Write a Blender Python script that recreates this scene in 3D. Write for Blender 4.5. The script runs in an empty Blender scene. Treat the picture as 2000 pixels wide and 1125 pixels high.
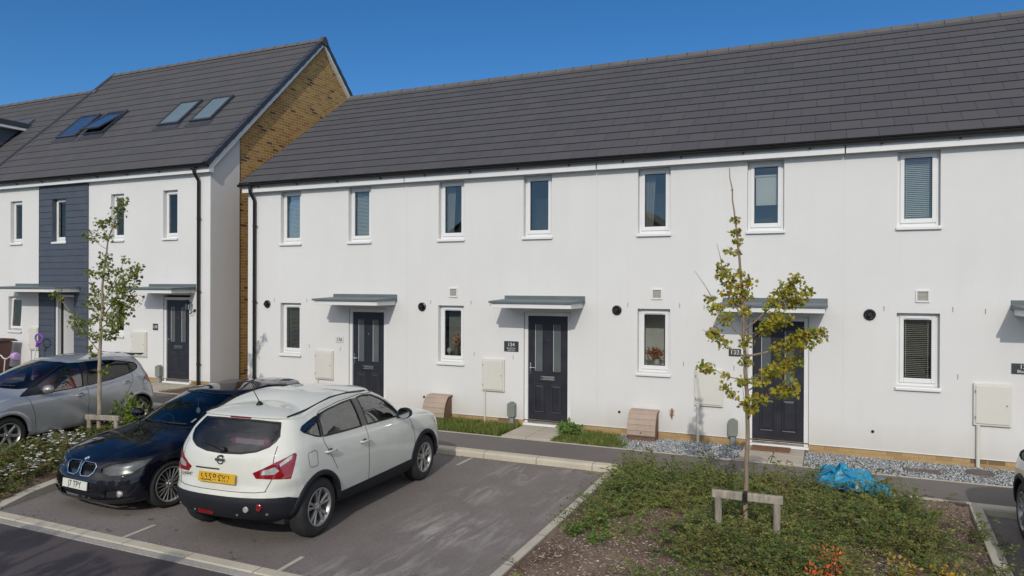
import bpy, bmesh, math, random
import numpy as np
from math import sin, cos, radians, pi, sqrt, atan2
from mathutils import Vector, Matrix
from mathutils.bvhtree import BVHTree

scene = bpy.context.scene
COL = scene.collection
RND = random.Random(11)

# ------------------------------------------------------------------ camera
YAW, PITCH, ROLL, FPX = radians(24.02), radians(-.1437), radians(.2094), 1387.3
cam = bpy.data.cameras.new('camera'); cam_o = bpy.data.objects.new('camera', cam); COL.objects.link(cam_o)
fw = Vector((-sin(YAW)*cos(PITCH), cos(YAW)*cos(PITCH), sin(PITCH)))
rt = Vector((cos(YAW), sin(YAW), 0)); up = rt.cross(fw)
r2 = cos(ROLL)*rt + sin(ROLL)*up; u2 = -sin(ROLL)*rt + cos(ROLL)*up
M = Matrix((r2, u2, -fw)).transposed().to_4x4(); M.translation = (0, -12.6, 2.80)
cam_o.matrix_world = M
cam.sensor_width = 36; cam.lens = FPX/2000*36; cam.clip_start = .1; cam.clip_end = 3000
scene.camera = cam_o
scene.view_settings.view_transform = 'Standard'; scene.view_settings.look = 'None'
scene.view_settings.exposure = 0; scene.view_settings.gamma = 1

# ------------------------------------------------------------------ mesh helpers
MW = {}      # world matrix of every thing / part made by the helpers

class MB:
    def __init__(s): s.v = []; s.f = []; s.m = []
    def add(s, vs, fs, mi=0):
        o = len(s.v); s.v += [tuple(v) for v in vs]
        for f in fs: s.f.append(tuple(i+o for i in f)); s.m.append(mi)
        return s
    def box(s, x0, x1, y0, y1, z0, z1, mi=0):
        return s.add([(x0,y0,z0),(x1,y0,z0),(x1,y1,z0),(x0,y1,z0),(x0,y0,z1),(x1,y0,z1),(x1,y1,z1),(x0,y1,z1)],
              [(0,3,2,1),(4,5,6,7),(0,1,5,4),(1,2,6,5),(2,3,7,6),(3,0,4,7)], mi)
    def obox(s, c, size, rot=None, mi=0):
        a, b, d = [q/2 for q in size]; b0 = MB().box(-a,a,-b,b,-d,d)
        R = rot if rot is not None else Matrix.Identity(3)
        return s.add([Vector(c)+R @ Vector(v) for v in b0.v], b0.f, mi)
    def prism(s, poly, axis, a, b, mi=0):
        n = len(poly)
        def P(p, t): return {'x':(t,p[0],p[1]), 'y':(p[0],t,p[1]), 'z':(p[0],p[1],t)}[axis]
        vs = [P(p,a) for p in poly]+[P(p,b) for p in poly]
        return s.add(vs, [tuple(range(n)), tuple(range(2*n-1,n-1,-1))]+[(i,(i+1)%n,n+(i+1)%n,n+i) for i in range(n)], mi)
    def tube(s, pts, r, n=8, mi=0, cap=True):
        pts = [Vector(p) for p in pts]; rs = r if isinstance(r,(list,tuple)) else [r]*len(pts)
        vs = []; ref = None
        for i, p in enumerate(pts):
            t = (pts[min(i+1,len(pts)-1)]-pts[max(i-1,0)])
            t = t.normalized() if t.length > 1e-9 else Vector((0,0,1))
            if ref is None: ref = Vector((1,0,0)) if abs(t.x) < .8 else Vector((0,1,0))
            a = (ref - t*ref.dot(t)).normalized(); b = t.cross(a); ref = a
            vs += [p + rs[i]*(cos(2*pi*k/n)*a + sin(2*pi*k/n)*b) for k in range(n)]
        fs = [(i*n+k, i*n+(k+1)%n, (i+1)*n+(k+1)%n, (i+1)*n+k) for i in range(len(pts)-1) for k in range(n)]
        if cap: fs += [tuple(range(n-1,-1,-1)), tuple(range((len(pts)-1)*n, len(pts)*n))]
        return s.add(vs, fs, mi)
    def lathe(s, prof, c=(0,0,0), axis='z', n=24, mi=0):
        vs = []
        for r, h in prof:
            for k in range(n):
                a = 2*pi*k/n; x, y = r*cos(a), r*sin(a)
                p = {'z':(x,y,h), 'y':(x,h,y), 'x':(h,x,y)}[axis]
                vs.append((p[0]+c[0], p[1]+c[1], p[2]+c[2]))
        fs = [(i*n+k, i*n+(k+1)%n, (i+1)*n+(k+1)%n, (i+1)*n+k) for i in range(len(prof)-1) for k in range(n)]
        return s.add(vs, fs, mi)
    def merge(s, o, mat=None, mi=None):
        vs = [mat @ Vector(v) for v in o.v] if mat is not None else o.v
        k = len(s.v); s.v += [tuple(v) for v in vs]
        for f, m in zip(o.f, o.m): s.f.append(tuple(i+k for i in f)); s.m.append(m if mi is None else mi)
        return s

def make_mesh(name, mb, mats, inv=None, smooth=None, recalc=True):
    vs = mb.v if inv is None else [tuple(inv @ Vector(v)) for v in mb.v]
    me = bpy.data.meshes.new(name); me.from_pydata(vs, [], mb.f)
    if not isinstance(mats, (list, tuple)): mats = [mats]
    for m in mats: me.materials.append(m)
    if len(mats) > 1: me.polygons.foreach_set('material_index', mb.m)
    if recalc:
        bm = bmesh.new(); bm.from_mesh(me); bmesh.ops.recalc_face_normals(bm, faces=bm.faces); bm.to_mesh(me); bm.free()
    if smooth is not None:
        me.polygons.foreach_set('use_smooth', [True]*len(me.polygons))
        if smooth < 180: me.set_sharp_from_angle(angle=radians(smooth))
    me.update(); return me

def part(name, mb, mats, parent=None, world=True, smooth=None, bevel=0, label=None, recalc=True):
    inv = None
    if parent is not None and world: inv = MW[parent].inverted()
    me = make_mesh(name, mb, mats, inv, smooth, recalc)
    o = bpy.data.objects.new(name, me); COL.objects.link(o)
    if parent is not None: o.parent = parent; MW[o] = MW[parent].copy()
    else: MW[o] = Matrix.Identity(4)
    if bevel:
        b = o.modifiers.new('bevel', 'BEVEL'); b.width = bevel; b.segments = 2; b.limit_method = 'ANGLE'
    if label: o['label'] = label
    return o

def tag(o, label=None, cat=None, group=None, kind=None):
    if label: o['label'] = label
    if cat: o['category'] = cat
    if group: o['group'] = group
    if kind: o['kind'] = kind
    return o

def thing(name, label, cat, loc=(0,0,0), rz=0, group=None, sc=1):
    o = bpy.data.objects.new(name, None); COL.objects.link(o)
    o.location = loc; o.rotation_euler = (0,0,rz); o.scale = (sc,sc,sc); o.empty_display_size = .1
    MW[o] = Matrix.Translation(loc) @ Matrix.Rotation(rz, 4, 'Z') @ Matrix.Scale(sc, 4)
    return tag(o, label, cat, group)

def single(name, mb, mats, label, cat, group=None, **k):
    """a thing that is one mesh, its origin at its own base"""
    xs = [v[0] for v in mb.v]; ys = [v[1] for v in mb.v]; zs = [v[2] for v in mb.v]
    c = ((min(xs)+max(xs))/2, (min(ys)+max(ys))/2, min(zs))
    m2 = MB(); m2.v = [(v[0]-c[0], v[1]-c[1], v[2]-c[2]) for v in mb.v]; m2.f = mb.f; m2.m = mb.m
    o = part(name, m2, mats, None, **k); o.location = c; MW[o] = Matrix.Translation(c)
    return tag(o, label, cat, group)

def pieces(mb):
    p = list(range(len(mb.v)))
    def find(a):
        while p[a] != a: p[a] = p[p[a]]; a = p[a]
        return a
    for f in mb.f:
        r = find(f[0])
        for i in f[1:]: p[find(i)] = r
    out = {}
    for f, m in zip(mb.f, mb.m): out.setdefault(find(f[0]), []).append((f, m))
    res = []
    for fs in out.values():
        q = MB(); idx = {}
        for f, m in fs:
            for i in f:
                if i not in idx: idx[i] = len(q.v); q.v.append(mb.v[i])
            q.f.append(tuple(idx[i] for i in f)); q.m.append(m)
        res.append(q)
    return res

def struct(name, mb, mats, **k):
    o = part(name, mb, mats, None, **k); o['kind'] = 'structure'; return o

def stuff(name, mb_or_mesh, mats, label, cat, **k):
    o = part(name, mb_or_mesh, mats, None, **k) if isinstance(mb_or_mesh, MB) else None
    if o is None:
        o = bpy.data.objects.new(name, mb_or_mesh); COL.objects.link(o)
        for m in (mats if isinstance(mats,(list,tuple)) else [mats]): mb_or_mesh.materials.append(m)
    return tag(o, label, cat, None, 'stuff')

def np_mesh(name, V, F, mi=None):
    """V (n,3) array, F (m,k) array of equal-size polygons"""
    me = bpy.data.meshes.new(name); n, (m, k) = len(V), F.shape
    me.vertices.add(n); me.vertices.foreach_set('co', np.asarray(V, np.float32).ravel())
    me.loops.add(m*k); me.loops.foreach_set('vertex_index', F.astype(np.int32).ravel())
    me.polygons.add(m); me.polygons.foreach_set('loop_start', np.arange(0, m*k, k, dtype=np.int32))
    try: me.polygons.foreach_set('loop_total', np.full(m, k, np.int32))
    except Exception: pass
    if mi is not None: me.polygons.foreach_set('material_index', np.asarray(mi, np.int32))
    me.update(calc_edges=True); me.validate(); return me

def text_mb(body, size, depth=.002, align='CENTER'):
    """text in the XZ plane facing -Y, centred on the origin"""
    cu = bpy.data.curves.new('t', 'FONT'); cu.body = body; cu.size = size; cu.extrude = depth/2
    cu.align_x = align; cu.align_y = 'CENTER'; cu.resolution_u = 3
    ob = bpy.data.objects.new('t', cu); COL.objects.link(ob)
    me = bpy.data.meshes.new_from_object(ob)
    mb = MB(); mb.add([(v.co.x, -v.co.z, v.co.y) for v in me.vertices], [tuple(p.vertices) for p in me.polygons])
    bpy.data.objects.remove(ob); bpy.data.meshes.remove(me); bpy.data.curves.remove(cu)
    return mb

# ------------------------------------------------------------------ materials
class NT:
    def __init__(s, name):
        s.m = bpy.data.materials.new(name); s.m.use_nodes = True; s.t = s.m.node_tree; s.t.nodes.clear()
        s.out = s.n('ShaderNodeOutputMaterial'); s._pos = None
    def n(s, typ, ins=None, **attrs):
        nd = s.t.nodes.new(typ)
        for k, v in attrs.items(): setattr(nd, k, v)
        for k, v in (ins or {}).items(): s.set(nd.inputs[k], v)
        return nd
    def set(s, sock, v):
        if hasattr(v, 'is_output'): s.t.links.new(v, sock)
        elif isinstance(v, (tuple, list)) and sock.type == 'RGBA' and len(v) == 3: sock.default_value = (*v, 1)
        else: sock.default_value = v
    def pos(s):
        if s._pos is None: s._pos = s.n('ShaderNodeNewGeometry')
        return s._pos.outputs['Position']
    def island(s):
        s.pos(); return s._pos.outputs['Random Per Island']
    def math(s, op, a, b=0, c=0, clamp=False):
        nd = s.n('ShaderNodeMath', {0:a, 1:b, 2:c}, operation=op, use_clamp=clamp); return nd.outputs[0]
    def vmath(s, op, a, b=(0,0,0)):
        nd = s.n('ShaderNodeVectorMath', {0:a, 1:b}, operation=op); return nd
    def scale(s, v, sc):
        return s.vmath('MULTIPLY', v, sc).outputs[0]
    def noise(s, scale, detail=4, rough=.55, vec=None, dist=0):
        return s.n('ShaderNodeTexNoise', {'Vector': vec if vec is not None else s.pos(), 'Scale':scale, 'Detail':detail, 'Roughness':rough, 'Distortion':dist}).outputs['Fac']
    def ramp(s, fac, stops, interp='LINEAR'):
        nd = s.n('ShaderNodeValToRGB', {0:fac}); r = nd.color_ramp; r.interpolation = interp
        while len(r.elements) < len(stops): r.elements.new(.5)
        for e, (p, c) in zip(r.elements, stops): e.position = p; e.color = (*c, 1) if len(c) == 3 else c
        return nd.outputs[0]
    def mix(s, fac, a, b, mode='MIX'):
        nd = s.n('ShaderNodeMix', data_type='RGBA', blend_type=mode)
        s.set(nd.inputs[0], fac); s.set(nd.inputs[6], a); s.set(nd.inputs[7], b); return nd.outputs[2]
    def remap(s, v, a, b, c=0, d=1):
        return s.n('ShaderNodeMapRange', {0:v, 1:a, 2:b, 3:c, 4:d}).outputs[0]
    def sep(s, v=None):
        return s.n('ShaderNodeSeparateXYZ', {0: v if v is not None else s.pos()}).outputs
    def comb(s, x=0, y=0, z=0):
        return s.n('ShaderNodeCombineXYZ', {0:x, 1:y, 2:z}).outputs[0]
    def bump(s, h, strength=.3, dist=.01):
        return s.n('ShaderNodeBump', {'Height':h, 'Strength':strength, 'Distance':dist}).outputs[0]
    def bsdf(s, color, rough=.6, metal=0, normal=None, coat=0, spec=.5, **kw):
        nd = s.n('ShaderNodeBsdfPrincipled')
        s.set(nd.inputs['Base Color'], color); s.set(nd.inputs['Roughness'], rough); s.set(nd.inputs['Metallic'], metal)
        s.set(nd.inputs['Specular IOR Level'], spec); s.set(nd.inputs['Coat Weight'], coat); nd.inputs['Coat Roughness'].default_value = .03
        if normal is not None: s.set(nd.inputs['Normal'], normal)
        for k, v in kw.items(): s.set(nd.inputs[k], v)
        return nd.outputs[0]
    def done(s, sh):
        s.t.links.new(sh, s.out.inputs[0]); return s.m

def pm(name, c, rough=.6, metal=0, coat=0, spec=.5, ns=6, amt=.12, bs=0, bstr=.2, bdist=.003):
    """general material: base colour broken up by two noises, optional bump"""
    t = NT(name)
    n1 = t.noise(ns, 5); n2 = t.noise(ns*7.3, 3)
    f = t.math('ADD', t.math('MULTIPLY', n1, .65), t.math('MULTIPLY', n2, .35))
    col = t.mix(t.remap(f, .3, .7), tuple(x*(1-amt) for x in c), tuple(min(1, x*(1+amt)) for x in c))
    ro = t.remap(n1, .3, .7, max(.02, rough-.06), min(1, rough+.06))
    nrm = t.bump(t.noise(bs, 4), bstr, bdist) if bs else None
    return t.done(t.bsdf(col, ro, metal, nrm, coat, spec))

def m_render():
    t = NT('white_render'); P = t.pos()
    big = t.noise(.5, 5, .6); streak = t.noise(1.0, 4, .6, t.scale(P, (3.5, 3.5, .35)))
    z = t.sep()[2]
    low = t.remap(t.math('ADD', z, t.math('MULTIPLY', streak, .5)), .45, .95, 1, 0)
    c = t.mix(t.remap(big, .3, .7), (.672,.664,.650), (.712,.705,.695))
    c = t.mix(t.math('MULTIPLY', t.remap(streak, .5, .75), .20), c, (.62,.60,.57))
    c = t.mix(t.math('MULTIPLY', low, .35), c, (.42,.38,.31))
    h = t.noise(140, 3); h2 = t.noise(6, 4)
    b = t.bump(t.math('ADD', h, t.math('MULTIPLY', h2, 1.6)), .4, .004)
    return t.done(t.bsdf(c, .9, 0, b, spec=.2))

def m_roof(name, a, c0, gauge, width, jf=1.0):
    """tile courses: u = x, v = distance up the slope from the eave; a = slope angle, c0 = (y,z) of eave"""
    t = NT(name); s = t.sep()
    v = t.math('ADD', t.math('MULTIPLY', t.math('SUBTRACT', s[1], c0[0]), cos(a)), t.math('MULTIPLY', t.math('SUBTRACT', s[2], c0[1]), sin(a)))
    br = t.n('ShaderNodeTexBrick', {'Vector':t.comb(t.math('ADD', s[0], 40), v, 0), 'Color1':(0,0,0), 'Color2':(1,1,1), 'Mortar':(.5,.5,.5),
            'Scale':1.0, 'Mortar Size':.0045, 'Mortar Smooth':.2, 'Bias':0, 'Brick Width':width, 'Row Height':gauge}, offset=.5, offset_frequency=2)
    tone = t.n('ShaderNodeRGBToBW', {0:br.outputs[0]}).outputs[0]
    n = t.noise(3.5, 6, .65); n2 = t.noise(60, 3)
    c = t.mix(tone, (.075,.073,.079), (.087,.084,.089))
    c = t.mix(t.math('MULTIPLY', t.remap(n, .42, .75), .35), c, (.098,.096,.099))
    c = t.mix(t.math('MULTIPLY', t.remap(n2, .4, .7), .25), c, (.056,.055,.062))
    # lichen specks
    vo = t.n('ShaderNodeTexVoronoi', {'Vector':t.pos(), 'Scale':2.4}).outputs[0]
    c = t.mix(t.math('MULTIPLY', t.math('LESS_THAN', vo, .035), .5), c, (.25,.25,.24))
    c = t.mix(t.math('MULTIPLY', br.outputs[1], .8*jf), c, (.018,.017,.018))
    b = t.bump(t.math('SUBTRACT', n2, t.math('MULTIPLY', br.outputs[1], 3)), .3, .004)
    return t.done(t.bsdf(c, .78, 0, b, spec=.35))

def m_brick(name, ax, cols, dark, mortar, dark_at=.93):
    t = NT(name); s = t.sep()
    u = s[1] if ax == 'x' else s[0]
    br = t.n('ShaderNodeTexBrick', {'Vector':t.comb(t.math('ADD', u, 40), t.math('ADD', s[2], .0), 0), 'Color1':(0,0,0), 'Color2':(1,1,1), 'Mortar':(0,0,0),
            'Scale':1.0, 'Mortar Size':.0055, 'Mortar Smooth':.2, 'Bias':0, 'Brick Width':.225, 'Row Height':.075}, offset=.5)
    tone = t.n('ShaderNodeRGBToBW', {0:br.outputs[0]}).outputs[0]
    st = [(i/(len(cols))*dark_at, c) for i, c in enumerate(cols)]+[(dark_at, dark)]
    c = t.ramp(tone, st, 'CONSTANT')
    n = t.noise(25, 5, .65)
    c = t.mix(t.math('MULTIPLY', t.remap(n, .35, .75), .45), c, tuple(x*.55 for x in cols[0]))
    c = t.mix(br.outputs[1], c, mortar)
    b = t.bump(t.math('SUBTRACT', t.math('MULTIPLY', n, .3), br.outputs[1]), .5, .006)
    return t.done(t.bsdf(c, .88, 0, b, spec=.2))

def m_asphalt(name, base, scuff=0, tint=(1,1,1)):
    t = NT(name); P = t.pos()
    n1 = t.noise(.35, 6, .6); n2 = t.noise(2.2, 5, .65); n3 = t.noise(120, 3, .7); n4 = t.noise(60, 2)
    lanes = t.noise(1.0, 5, .6, t.scale(P, (1.6, .22, 1)))
    g = lambda k: tuple(base*k*q for q in tint)
    c = t.mix(t.remap(n1, .3, .7), g(.85), g(1.15))
    c = t.mix(t.math('MULTIPLY', t.remap(n2, .45, .75), .4), c, g(1.35))
    c = t.mix(t.math('MULTIPLY', t.remap(lanes, .5, .7), .25), c, g(.72))
    c = t.mix(t.math('MULTIPLY', t.remap(n3, .35, .75), .75), c, g(.38))
    c = t.mix(t.math('MULTIPLY', t.remap(n4, .60, .78), .6), c, g(2.2))
    if scuff:
        s = t.sep()
        xm = t.math('MULTIPLY', t.remap(s[0], -4.9, -4.1), t.remap(s[0], -3.9, -3.0, 1, .35))
        sc = t.noise(1.0, 6, .68, t.scale(P, (5.5, 1.0, 1)), .6); pt = t.noise(1.2, 3)
        m = t.math('MULTIPLY', t.math('MULTIPLY', t.remap(sc, .46, .66), xm), t.remap(pt, .38, .6))
        c = t.mix(t.math('MULTIPLY', m, scuff), c, (.46,.44,.41))
        # oil drips
        oil = t.noise(3.2, 4, .6); om = t.math('MULTIPLY', t.remap(oil, .63, .68), t.remap(s[1], -6.3, -6.5))
        c = t.mix(t.math('MULTIPLY', om, .7), c, g(.28))
    b = t.bump(t.math('ADD', n3, n4), .45, .006)
    return t.done(t.bsdf(c, .88, 0, b, spec=.25))

def m_concrete(name, c, joint=None, dirt=.35):
    t = NT(name); n1 = t.noise(1.3, 6, .65); n2 = t.noise(40, 3); n3 = t.noise(260, 2)
    col = t.mix(t.remap(n1, .3, .7), tuple(x*.86 for x in c), tuple(x*1.1 for x in c))
    col = t.mix(t.math('MULTIPLY', t.remap(n2, .5, .8), dirt), col, tuple(x*.5 for x in c))
    h = t.math('ADD', n2, n3)
    if joint:
        ax, L, off = joint; s = t.sep()
        fr = t.math('FRACT', t.math('DIVIDE', t.math('ADD', s[ax], 60+off), L))
        j = t.math('LESS_THAN', fr, .012/L)
        col = t.mix(t.math('MULTIPLY', j, .75), col, (.07,.065,.055)); h = t.math('SUBTRACT', h, t.math('MULTIPLY', j, 4))
    return t.done(t.bsdf(col, .9, 0, t.bump(h, .35, .004), spec=.2))

def m_leaf(name, stops, rough=.55, trans=.35, patch=0):
    t = NT(name); r = t.island()
    c = t.ramp(r, stops); n = t.noise(9, 3)
    c = t.mix(t.math('MULTIPLY', t.remap(n, .35, .7), .25), c, t.mix(.5, c, (.02,.03,.01)))
    if patch:
        p1 = t.noise(2.1, 3); p2 = t.noise(1.3, 4, .6, t.vmath('ADD', t.pos(), (7,3,0)).outputs[0])
        c = t.mix(t.math('MULTIPLY', t.remap(p1, .45, .68), patch), c, (.27,.28,.07)); c = t.mix(t.math('MULTIPLY', t.remap(p2, .52, .72), patch*.8), c, (.24,.15,.07))
    a = t.bsdf(c, rough, spec=.3)
    tr = t.n('ShaderNodeBsdfTranslucent', {0:t.mix(.5, c, (.25,.28,.03), 'MIX')}).outputs[0]
    return t.done(t.n('ShaderNodeMixShader', {0:trans, 1:a, 2:tr}).outputs[0])

def m_glass(name, tint, ior=1.6, rough=.0, base=.0):
    t = NT(name)
    fr = t.n('ShaderNodeFresnel', {0:ior}).outputs[0]
    f = t.math('ADD', fr, base, clamp=True)
    wob = t.bump(t.noise(2.2, 2), .02, .01)
    gl = t.n('ShaderNodeBsdfGlossy', {0:(1,1,1), 1:rough, 'Normal':wob}).outputs[0]
    tr = t.n('ShaderNodeBsdfTransparent', {0:tint}).outputs[0]
    return t.done(t.n('ShaderNodeMixShader', {0:f, 1:tr, 2:gl}).outputs[0])

def m_soil():
    t = NT('bark_mulch_soil'); P = t.pos()
    n1 = t.noise(1.1, 5, .6); n2 = t.noise(38, 5, .7); n3 = t.noise(1.0, 4, .7, t.scale(P, (70, 25, 40)))
    c = t.mix(t.remap(n1, .35, .65), (.13,.085,.065), (.30,.22,.165))
    c = t.mix(t.math('MULTIPLY', t.remap(n3, .52, .72), .65), c, (.42,.34,.27))
    c = t.mix(t.math('MULTIPLY', t.remap(n2, .5, .7), .6), c, (.05,.03,.022))
    return t.done(t.bsdf(c, .95, 0, t.bump(t.math('ADD', n2, n3), .8, .03), spec=.15))

def m_rand(name, stops, rough=.8, bump=0):
    t = NT(name); c = t.ramp(t.island(), stops)
    c = t.mix(t.math('MULTIPLY', t.remap(t.noise(60, 3), .4, .7), .35), c, (.08,.08,.08))
    return t.done(t.bsdf(c, rough, spec=.3))

def m_wood(name, c):
    t = NT(name); P = t.pos()
    g = t.noise(1.0, 5, .7, t.scale(P, (30, 30, 4))); n = t.noise(8, 4)
    col = t.mix(t.remap(g, .35, .7), tuple(x*.6 for x in c), tuple(x*1.15 for x in c))
    col = t.mix(t.math('MULTIPLY', t.remap(n, .5, .75), .4), col, (.14,.13,.12))
    return t.done(t.bsdf(col, .9, 0, t.bump(g, .5, .006), spec=.15))

def m_paint(name, c, metal=0, flake=.0, rough=.35, dirt=.25, spec=.5):
    t = NT(name); s = t.sep(); n = t.noise(3, 5)
    low = t.math('MULTIPLY', t.remap(s[2], .25, .75, 1, 0), t.remap(n, .3, .7, .4, 1))
    col = t.mix(t.math('MULTIPLY', low, dirt), c, (.16,.145,.125))
    col = t.mix(t.math('MULTIPLY', t.remap(n, .45, .75), .06), col, (.3,.3,.28))
    ro = t.remap(low, 0, 1, rough, .6)
    nd = t.bsdf(col, ro, metal, t.bump(t.noise(1.8, 2), .03, .02), coat=1.0, spec=spec)
    return t.done(nd)

RT_A = atan2(8.14-5.14, 3.95+.22)
MAT = dict(
    render=m_render(),
    roof=m_roof('roof_tiles', RT_A, (-.22, 5.14), sqrt(4.17**2+3.0**2)/15, .46),
    roof2=m_roof('roof_tiles_tall', radians(45), (-.22, 5.69), sqrt(2)*4.27/17, .46, .5),
    ridge=pm('ridge_tile_concrete', (.115,.105,.10), .8, ns=4, amt=.2, bs=60),
    brick=m_brick('buff_brick', 'x', [(.42,.245,.085),(.47,.285,.105),(.38,.215,.075),(.44,.26,.09),(.34,.19,.075),(.49,.31,.125)], (.12,.07,.045), (.62,.46,.25), .93),
    plinth=m_brick('plinth_brick', 'y', [(.44,.29,.14),(.48,.33,.16),(.40,.26,.12),(.46,.31,.15)], (.20,.13,.07), (.36,.28,.16), .93),
    asphalt=m_asphalt('parking_asphalt', .205, .8, (1.10,.97,.90)),
    road=m_asphalt('road_asphalt', .095, 0, (1.10,.94,.97)),
    path=m_asphalt('path_asphalt', .175, 0, (1.12,.98,.92)),
    kerb=m_concrete('kerb_concrete', (.54,.49,.39), (0, .915, .0)),
    kerb_y=m_concrete('kerb_concrete_side', (.50,.46,.38), (1, .915, .2)),
    edging=m_concrete('edging_concrete', (.48,.45,.38)),
    gritty=m_concrete('gritty_joint', (.40,.375,.34), None, .8),
    slab=m_concrete('paving_slab', (.46,.41,.34)),
    soil=m_soil(),
    ground=pm('ground_earth', (.10,.11,.06), .95, ns=.4, amt=.4, bs=20),
    upvc=pm('white_upvc', (.74,.74,.735), .35, ns=3, amt=.03, spec=.5),
    fascia=pm('fascia_white', (.74,.74,.73), .45, ns=2, amt=.05),
    black=pm('black_plastic', (.012,.012,.013), .4, ns=4, amt=.3),
    dverge=pm('verge_cap', (.045,.052,.068), .55, ns=3, amt=.2),
    lead=pm('grey_canopy_sheet', (.115,.14,.15), .55, ns=3, amt=.18, metal=.0),
    clad=pm('slate_blue_boarding', (.066,.080,.108), .6, ns=3, amt=.15, bs=60, bstr=.3),
    door=pm('door_dark', (.020,.021,.030), .42, ns=5, amt=.2, bs=90, bstr=.15, bdist=.002),
    chrome=pm('chrome', (.75,.75,.76), .12, metal=1, amt=.03),
    alu=pm('brushed_alloy', (.45,.45,.46), .32, metal=1, amt=.08),
    meter=pm('meter_box_cream', (.64,.62,.56), .5, ns=2, amt=.04),
    tan=pm('meter_box_tan', (.37,.285,.225), .65, ns=5, amt=.15),
    tan2=pm('meter_box_brown', (.16,.085,.05), .7, ns=5, amt=.2),
    greygreen=pm('cable_box_grey', (.20,.22,.19), .6, ns=5, amt=.12),
    bluegrey=pm('cable_pipe', (.24,.27,.29), .6, ns=5, amt=.1),
    glass=m_glass('window_glass', (.80,.82,.81), 1.5, 0, .03),
    frost=pm('door_glass_obscure', (.10,.115,.12), .12, ns=60, amt=.35, bs=90, bstr=.3, bdist=.002, spec=.8),
    slate=pm('slate_sign', (.035,.04,.045), .5, ns=20, amt=.3),
    cream=pm('white_sign', (.6,.6,.58), .5),
    letter=pm('white_letters', (.75,.75,.75), .5),
    dark=pm('dark_letters', (.015,.015,.016), .5),
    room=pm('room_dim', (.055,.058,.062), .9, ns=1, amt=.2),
    room2=pm('room_light', (.80,.78,.74), .9, ns=1, amt=.1),
    blind=pm('blind_slats', (.62,.64,.62), .6, ns=3, amt=.08),
    blindw=pm('roller_blind', (.8,.8,.78), .8, ns=3, amt=.05),
    blindb=pm('brown_blind', (.72,.69,.62), .6, ns=3, amt=.1),
    curtain=pm('curtain', (.34,.33,.30), .9, ns=6, amt=.15),
)
# ------------------------------------------------------------------ light
w = bpy.data.worlds.new('World'); scene.world = w; w.use_nodes = True
nt = w.node_tree; nt.nodes.clear()
sky = nt.nodes.new('ShaderNodeTexSky'); sky.sky_type = 'NISHITA'; sky.sun_disc = False
FILL_GLOW = 13.5
SUN = Vector((.18, -.74, .44)).normalized()
sky.sun_elevation = math.asin(SUN.z); sky.sun_rotation = atan2(SUN.x, SUN.y)
sky.altitude = 1500; sky.air_density = 1.0; sky.dust_density = 0.0; sky.ozone_density = 5.0
hs = nt.nodes.new('ShaderNodeHueSaturation'); hs.inputs['Saturation'].default_value = 1.20
bg = nt.nodes.new('ShaderNodeBackground'); bg.inputs[1].default_value = .102
wo = nt.nodes.new('ShaderNodeOutputWorld')
# sky round the sun (south, behind the camera): unseen white glow added as fill
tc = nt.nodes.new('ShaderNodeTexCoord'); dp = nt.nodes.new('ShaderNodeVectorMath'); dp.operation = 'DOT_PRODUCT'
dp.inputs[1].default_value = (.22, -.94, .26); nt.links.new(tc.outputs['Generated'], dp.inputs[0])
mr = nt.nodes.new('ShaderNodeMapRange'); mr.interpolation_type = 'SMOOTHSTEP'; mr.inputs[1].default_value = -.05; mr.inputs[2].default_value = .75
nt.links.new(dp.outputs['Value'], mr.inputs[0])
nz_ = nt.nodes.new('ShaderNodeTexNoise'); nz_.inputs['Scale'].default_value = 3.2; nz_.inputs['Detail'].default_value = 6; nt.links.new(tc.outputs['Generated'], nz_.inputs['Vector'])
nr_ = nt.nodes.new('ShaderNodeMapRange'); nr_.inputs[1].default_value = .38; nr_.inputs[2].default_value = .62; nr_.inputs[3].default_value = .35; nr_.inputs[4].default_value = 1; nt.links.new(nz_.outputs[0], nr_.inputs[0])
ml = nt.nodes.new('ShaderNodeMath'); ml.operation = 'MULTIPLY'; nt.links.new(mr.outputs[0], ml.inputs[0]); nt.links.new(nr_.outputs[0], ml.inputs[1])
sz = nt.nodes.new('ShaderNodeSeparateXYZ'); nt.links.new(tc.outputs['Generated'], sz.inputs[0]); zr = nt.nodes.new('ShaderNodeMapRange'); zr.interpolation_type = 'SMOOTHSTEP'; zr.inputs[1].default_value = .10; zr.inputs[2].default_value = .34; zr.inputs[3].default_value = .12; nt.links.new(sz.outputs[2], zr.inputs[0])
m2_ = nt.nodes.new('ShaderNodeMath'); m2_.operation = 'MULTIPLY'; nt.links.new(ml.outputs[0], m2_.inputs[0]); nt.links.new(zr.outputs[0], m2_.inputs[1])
mx = nt.nodes.new('ShaderNodeMix'); mx.data_type = 'RGBA'; mx.inputs[7].default_value = (FILL_GLOW*1.0, FILL_GLOW*.98, FILL_GLOW*.93, 1)
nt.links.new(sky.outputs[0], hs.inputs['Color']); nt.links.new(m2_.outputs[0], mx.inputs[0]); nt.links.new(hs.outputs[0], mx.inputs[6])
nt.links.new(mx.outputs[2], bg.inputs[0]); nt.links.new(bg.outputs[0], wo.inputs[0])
sl = bpy.data.lights.new('sun', 'SUN'); sl.energy = 2.05; sl.angle = radians(.55); sl.color = (1, .945, .86)
so = bpy.data.objects.new('sun', sl); COL.objects.link(so); so.rotation_euler = (-SUN).to_track_quat('-Z', 'Y').to_euler(); so.location = (5, -30, 25)

# ------------------------------------------------------------------ setting
def G(x):
    t = min(1, max(0, (-9.5-x)/3.4)); return .243*t*t*(3-2*t)

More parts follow.
